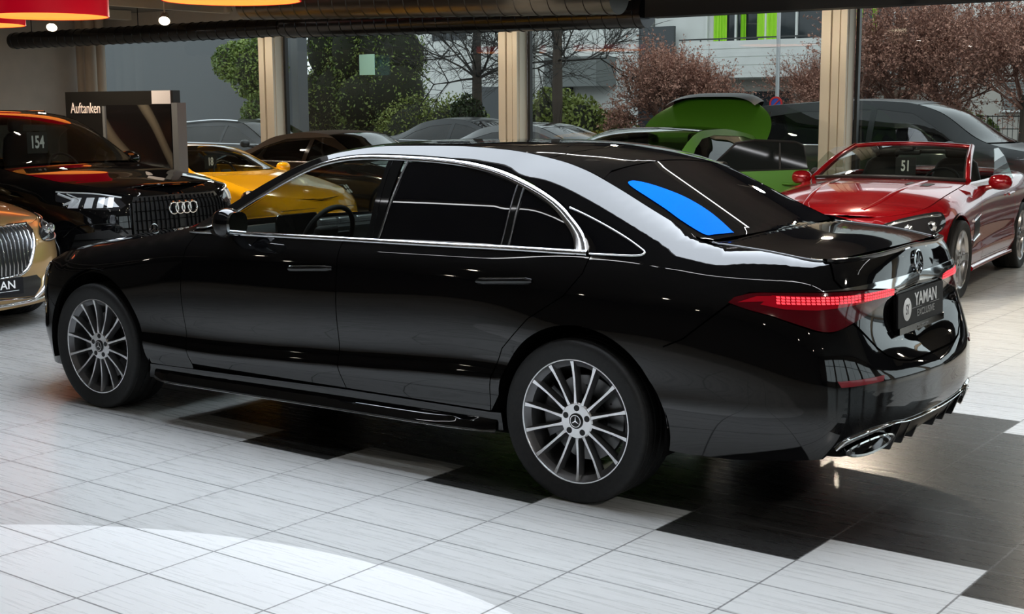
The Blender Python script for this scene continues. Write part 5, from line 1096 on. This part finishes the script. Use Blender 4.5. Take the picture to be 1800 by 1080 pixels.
# its front faces +y locally turned to the camera
bk = mat('display black', (.010, .009, .008), .35)
build('panel', [box((0, 0, .935), (L_, .10, 1.87))], bk, st)
build('side_panel', [box((L_/2+.03, .0, .87), (.09, .12, 1.74))], mat('display grey edge', (.12, .12, .12), .5), st)
build('corner_block', [box((L_/2-.18, -.002, 1.80), (.30, .11, .14))], mat('white block', (.5, .45, .44), .5), st)
pw = L_*.585
pm = bpy.data.materials.new('glossy car photo'); pm.use_nodes = True; nt = pm.node_tree; N = nt.nodes.new; L = nt.links.new; b = nt.nodes['Principled BSDF']; b.inputs['Roughness'].default_value = .12
tc = N('ShaderNodeTexCoord'); wv = N('ShaderNodeTexWave'); wv.inputs['Scale'].default_value = .55; wv.inputs['Distortion'].default_value = 5; wv.inputs['Detail'].default_value = 1; mp = N('ShaderNodeMapping'); mp.inputs['Rotation'].default_value = (0, .7, 0); L(tc.outputs['Object'], mp.inputs[0]); L(mp.outputs[0], wv.inputs[0])
cr_ = N('ShaderNodeValToRGB'); e = cr_.color_ramp.elements; e[0].position = .8; e[1].position = 1; e[0].color = (.006, .005, .005, 1); e[1].color = (.09, .075, .055, 1); L(wv.outputs[0], cr_.inputs[0]); L(cr_.outputs[0], b.inputs['Base Color'])
build('picture', [box((L_/2-pw/2-.03, .058*-1 if 0 else -.055, 1.08), (pw, .012, 1.28))], pm, st)
build('picture_frame', [box((L_/2-pw-.06, -.06, .88), (.04, .03, 1.66))], mat('display grey edge'), st)
# lettering on the camera side
for s in (-1,):
    Mt = Matrix.Translation((-L_*.30, -.058, 1.685)) @ Matrix.Rotation(PI/2, 4, 'X')
    text('display_lettering', 'Auftanken', .135, Mt, mat('pale letters', (.75, .6, .52), .5, emit=(1, .8, .7), es=.12), st, .002, (.95, 1.25))
# pale sheet of paper stuck on the window
tag(build('paper_notice', [box((11.3, -10.40, 2.35), (.32, .006, .32))], mat('teal paper', (.30, .58, .56), .8, emit=(.3, .6, .6), es=.0)), 'pale teal sheet of paper taped to the window in front of the hedge', 'notice')

# ================================================================ outside
asph = noisy('asphalt', (.10, .10, .10), (.14, .14, .135), 3, .9)
struct('ground_outside', box((4, -30, -.12), (90, 38.5, .1)), asph)
facade = noisy('white render', (.62, .62, .60), (.68, .68, .66), 1.5, .85); darkwin = mat('dark window glass', (.03, .035, .04), .05); stone = mat('beige concrete', (.42, .39, .35), .85); woodp = mat('brown cladding', (.16, .11, .08), .7); lime = noisy('lime curtain', (.30, .62, .02), (.42, .78, .05), 14, .8, 2, (6, 6, .2)); railm = mat('dark railing', (.05, .05, .05), .5); greyw = mat('dark grey render', (.16, .17, .165), .8)
b1 = empty('apartment_building', (23, -30, 0), 0, 'white apartment building behind the hedge with dark box windows', 'building')
build('wall', [box((3.5, -4, 5), (9.0, 8, 10)), box((-3.1, -4, 5), (4.0, 7.5, 10))], facade, b1)
for k, (x, z, w, h) in enumerate(((-2.1, 2.55, .95, .95), (-2.3, 1.1, 1.5, 1.4), (-5.6, 3.5, 1.2, 1.1), (-5.8, 1.3, 1.6, 1.6), (2.2, 4.5, 1.4, 1.2), (.3, 1.6, 1.2, 1.5), (4.5, 2.6, 1.4, 1.2))): build('window', [box((x, -.02-.2*(x < -1), z), (w, .12, h))], darkwin, b1)
build('balcony', [box((-3.2, .3, 2.75), (1.9, 1.2, .9))], greyw, b1)
b2 = empty('balcony_building', (13, -30, 0), 0, 'white building with slatted balcony front and lime green curtains above', 'building')
build('wall', [box((.1, -4.3, 5), (9.3, 7.2, 10))], facade, b2)
build('balcony_front', [box((-.3, .2, 2.62+.235*k+.10), (7.4, .10, .215)) for k in range(4)] + [box((-.3, -.2, 2.55), (7.4, .9, .12))], facade, b2)
build('balcony_railing', [box((-.3, .22, 3.60), (7.4, .04, .04))] + [box((-3.9+.6*k, .22, 3.53), (.03, .03, .16)) for k in range(13)], railm, b2)
build('upper_window', [box((-.6, -.72, 4.3), (6.6, .1, 1.7))], darkwin, b2)
for k in range(8): build('window_post', [box((-3.7+.95*k, -.64, 4.3), (.06, .08, 1.7))], facade, b2)
for x, w in ((2.5, .45), (1.75, .18), (1.0, .65), (-1.65, .42), (-2.2, .14)): build('curtain', [loft([[(x-w/2+w*i/16, -.60+.03*math.sin(i*1.9), z) for i in range(17)] for z in (3.42, 3.7, 4.1, 5.1)], closed=False)], lime, b2)
build('shop_front', [box((-.4, -.66, 1.3), (7.2, .12, 2.3))], stone, b2)
for x, w, m_ in ((2.0, 1.1, darkwin), (.75, 1.2, darkwin), (-.6, .7, woodp), (-1.7, 1.1, darkwin), (-3.0, .9, woodp)): build('shop_window', [box((x, -.58, 1.25), (w, .06, 1.7))], m_, b2)
b3 = empty('garage_building', (6.5, -30, 0), 0, 'beige grey low building with a louvred window at the far right', 'building')
build('wall', [box((-1.8, -3, 1.5), (7.0, 6, 3.0))], stone, b3)
lw_ = build('window', [box((-.2+.1, .04, 1.95), (1.3, .08, .75))], mat('louvre grey', (.3, .3, .29), .6), b3); build('louvre', [box((-.1, .09, 1.62+.075*k), (1.25, .03, .02)) for k in range(10)], greyw, lw_)
build('window_ledge', [box((-.1, .10, 1.52), (1.45, .14, .06))], facade, b3)
tag(build('garden_wall', [box((25.2, -16.6, 1.75), (12.8, .3, 3.5))], mat('blue grey render', (.11, .115, .12), .8)), 'plain blue grey wall outside the left window', 'wall')
# --- leaves
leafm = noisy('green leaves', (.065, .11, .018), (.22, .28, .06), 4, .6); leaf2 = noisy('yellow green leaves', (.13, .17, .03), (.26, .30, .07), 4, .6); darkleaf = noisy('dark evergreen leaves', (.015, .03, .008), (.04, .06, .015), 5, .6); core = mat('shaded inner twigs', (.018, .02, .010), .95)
def leaves(blobs, n, size, seed):
    rn = np.random.RandomState(seed); V = []; F = []; wts = np.array([b[3]*b[4]*b[5] for b in blobs])**.67; wts /= wts.sum()
    for bi, b in enumerate(blobs):
        for _ in range(int(n*wts[bi])):
            d = rn.normal(size=3); d /= np.linalg.norm(d); r = .72+.33*rn.rand()**.7; c = np.array(b[:3])+d*np.array(b[3:])*r
            u = rn.normal(size=3); u /= np.linalg.norm(u); v = np.cross(u, rn.normal(size=3)); v /= np.linalg.norm(v); s_ = size*(.6+.8*rn.rand()); k = len(V)
            V += [c-u*s_, c+v*s_*.5, c+u*s_, c-v*s_*.5]; F.append((k, k+1, k+2, k+3))
    return pc(V, F)
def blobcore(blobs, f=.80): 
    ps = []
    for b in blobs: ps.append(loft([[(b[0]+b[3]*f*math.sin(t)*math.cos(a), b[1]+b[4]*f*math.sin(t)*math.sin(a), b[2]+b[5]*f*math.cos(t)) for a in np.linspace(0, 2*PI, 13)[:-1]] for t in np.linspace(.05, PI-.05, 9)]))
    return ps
def bush(name, label, blobs, n, size, m, seed, cat='bush'):
    x, y = blobs[0][:2]; bl = [(b[0]-x, b[1]-y) + tuple(b[2:]) for b in blobs]; o = empty(name, (x, y, 0), 0, label, cat)
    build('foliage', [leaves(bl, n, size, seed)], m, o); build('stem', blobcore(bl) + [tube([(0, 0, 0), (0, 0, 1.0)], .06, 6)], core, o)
rb_ = np.random.RandomState(3)
bush('tall_hedge', 'tall green hedge behind the dark brown convertible, filling the window', [(20.5-k*.50+rb_.rand()*.3, -19-rb_.rand()*.6, .7+1.05*j+.5*rb_.rand(), .62+.35*rb_.rand(), .7, .75+.35*rb_.rand()) for k in range(6) for j in range(4)], 24000, .040, leafm, 1, 'hedge')
bush('bush', 'yellow green rounded bush to the right of the tall hedge', [(17.2, -18.6, .8, 1.1, .8, 1.15), (16.2, -18.8, .9, 1.0, .8, 1.1), (15.3, -18.5, .5, .9, .7, .9)], 12000, .038, leaf2, 2)
bush('bush', 'small dark evergreen bush left of the middle column', [(15.1, -17.9, 1.2, .45, .4, .75)], 3000, .04, darkleaf, 3)
bush('bush', 'green bush leaning out in front of the blue grey wall at the left', [(18.9, -15.3, 2.55, .8, .5, .7), (19.6, -15.3, 2.7, .6, .4, .45), (18.7, -15.2, 1.3, .55, .4, .8)], 9000, .04, leafm, 4)
bush('bush', 'green bush at the foot of the bare trees right of the middle column', [(13.2, -18.5, 1.2, .75, .6, .9), (12.4, -18.3, 1.1, .6, .5, .8), (11.8, -18.6, .8, .7, .5, .8)], 7000, .055, leaf2, 5)
bush('bush', 'low green plants behind the wire fence', [(5.5+.5*k, -22.8, .9+.2*(k % 2), .45, .3, .55) for k in range(4)], 3500, .06, leafm, 6)
# --- bare trees
bark = mat('grey brown bark', (.06, .045, .035), .9); twig = noisy('reddish twigs', (.14, .070, .052), (.22, .11, .08), 3, .85); dtwig = mat('dark twigs', (.03, .027, .024), .9); bud = noisy('reddish buds', (.32, .15, .11), (.45, .24, .17), 4, .7)
def rib(P0, P1, w0, w1, V, F):
    d = P1-P0; L_ = np.linalg.norm(d); 
    if L_ < 1e-6: return
    d = d/L_; a = np.cross(d, [0.3, .1, 1]); a /= np.linalg.norm(a)+1e-9; b = np.cross(d, a); k = len(V)
    for P, w in ((P0, w0), (P1, w1)):
        for j in range(3): t = 2*PI*j/3; V.append(P+(a*math.cos(t)+b*math.sin(t))*w)
    F += [(k, k+1, k+4, k+3), (k+1, k+2, k+5, k+4), (k+2, k, k+3, k+5)]
def crown(seed, H=1.6, R=1.3, z0=1.4, nb=16, depth=5, up=.35, w=.03, budn=1, spread=1.0):
    rn = np.random.RandomState(seed); V = []; F = []; BV = []; BF = []
    def grow(P, d, L_, w, k):
        n = 3; q = P
        for i in range(n):
            d = d + rn.normal(size=3)*.10 + np.array([0, 0, up*.10]); d /= np.linalg.norm(d); q2 = q+d*L_/n; rib(q, q2, w*(1-.2*i), w*(1-.2*(i+1)), V, F)
            if k > 0 and (i > 0 or k < 3):
                for _ in range(2 if k > 1 else 2):
                    e = d + rn.normal(size=3)*.55; e[2] += .15; e /= np.linalg.norm(e); grow(q2, e, L_*(.62+.2*rn.rand()), w*.55, k-1)
            if k <= 1 and budn:
                for _ in range(budn):
                    c = q2+rn.normal(size=3)*.02; u = rn.normal(size=3)*.012; v = rn.normal(size=3)*.012; m = len(BV); BV.extend([c-u, c+v, c+u, c-v]); BF.append((m, m+1, m+2, m+3))
            q = q2
    for b in range(nb):
        a = 2*PI*b/nb+rn.rand()*.5; t = (.25+.95*rn.rand())*spread; d = np.array([math.cos(a)*math.sin(t), math.sin(a)*math.sin(t), math.cos(t)]); grow(np.array([0, 0, z0]), d, R*(.75+.35*rn.rand()), w, depth-2)
    return pc(V, F), pc(BV, BF)
def tree(name, label, x, y, tr, c, mats_, rz=0, s=1, group=None):
    o = empty(name, (x, y, 0), rz, label, 'tree', group); o.scale = (s, s, s)
    build('trunk', [tube([(0, 0, 0), (.02, 0, tr*.5), (0, .01, tr+.15)], [.14, .11, .09], 8)], bark, o); build('branches', [c[0]], mats_[0], o); build('buds', [c[1]], mats_[1], o, 180); return o
c1 = crown(11, R=1.15, z0=1.55, nb=17, depth=5, w=.03, budn=3); c2 = crown(12, R=1.15, z0=1.6, nb=17, depth=5, w=.03, budn=3)
tree('bare_tree', 'bare tree with a wide reddish crown left of the balconies', 10.6, -18.8, 1.3, crown(21, R=.95, z0=1.2, nb=18, depth=5, w=.03, budn=4, up=.5), (twig, bud), 0, .9)
tree('bare_tree', 'bare reddish tree, left one of the pair seen behind the red roadster', 6.6, -21, 1.6, c1, (twig, bud))
tree('bare_tree', 'bare reddish tree, right one of the pair seen behind the red roadster', 5.85, -21.6, 1.6, c2, (twig, bud), .7)
tree('bare_tree', 'bare brown tree at the far right edge in front of the low building', 3.9, -20.2, 1.7, (c1[0], c1[1]), (twig, bud), 2.1, 1.0)
tree('bare_tree', 'bare reddish tree just left of the column behind the roadster', 8.2, -21.5, 1.6, (c2[0], c2[1]), (twig, bud), 3.1, .72)
tree('bare_tree', 'dark leafless tree with a straight grey trunk right of the middle column', 12.25, -17.2, 3.6, crown(31, R=1.1, z0=2.6, nb=9, depth=5, w=.03, budn=0, up=-.2, spread=1.5), (dtwig, dtwig))
tree('bare_tree', 'dark leafless tree in front of the white apartment building, left of the middle column', 14.9, -18.0, 3.6, crown(32, R=1.3, z0=2.3, nb=11, depth=5, w=.03, budn=0, up=-.1, spread=1.4), (dtwig, dtwig))
# --- wire fence, sign
ff = empty('wire_fence', (5, -22, 0), 0, 'dark wire panel fence in front of the low building', 'fence')
for k in range(4): build('fence_post', [box((-3.2+2.1*k, 0, .8), (.07, .07, 1.6))], railm, ff)
build('fence_mesh', [box((0, 0, z), (9, .012, .02)) for z in (.2, .7, 1.2, 1.45)] + [box((-4.4+.1*k, 0, .8), (.010, .010, 1.35)) for k in range(90)], railm, ff)
sg = empty('street_sign', (7.37, -17, 0), math.radians(0), 'round blue and red no-stopping sign on a tall grey pole', 'sign')
build('pole', [tube([(0, 0, 0), (0, 0, 3.8)], .035, 12)], mat('galvanised pole', (.45, .46, .47), .4, .5), sg)
build('sign_disc', [lathe([(0, .05), (.105, .05), (.105, .045)], 40, 'y', (0, 0, 1.72))], mat('sign blue', (.03, .07, .35), .5), sg)
build('sign_ring', [lathe([(.092, .056), (.125, .056), (.125, .04)], 40, 'y', (0, 0, 1.72)), xf(box((0, .056, 0), (.2, .006, .022)), Matrix.Translation((0, 0, 1.72)) @ Matrix.Rotation(math.radians(45), 4, 'Y'))], mat('sign red', (.5, .02, .02), .5), sg)
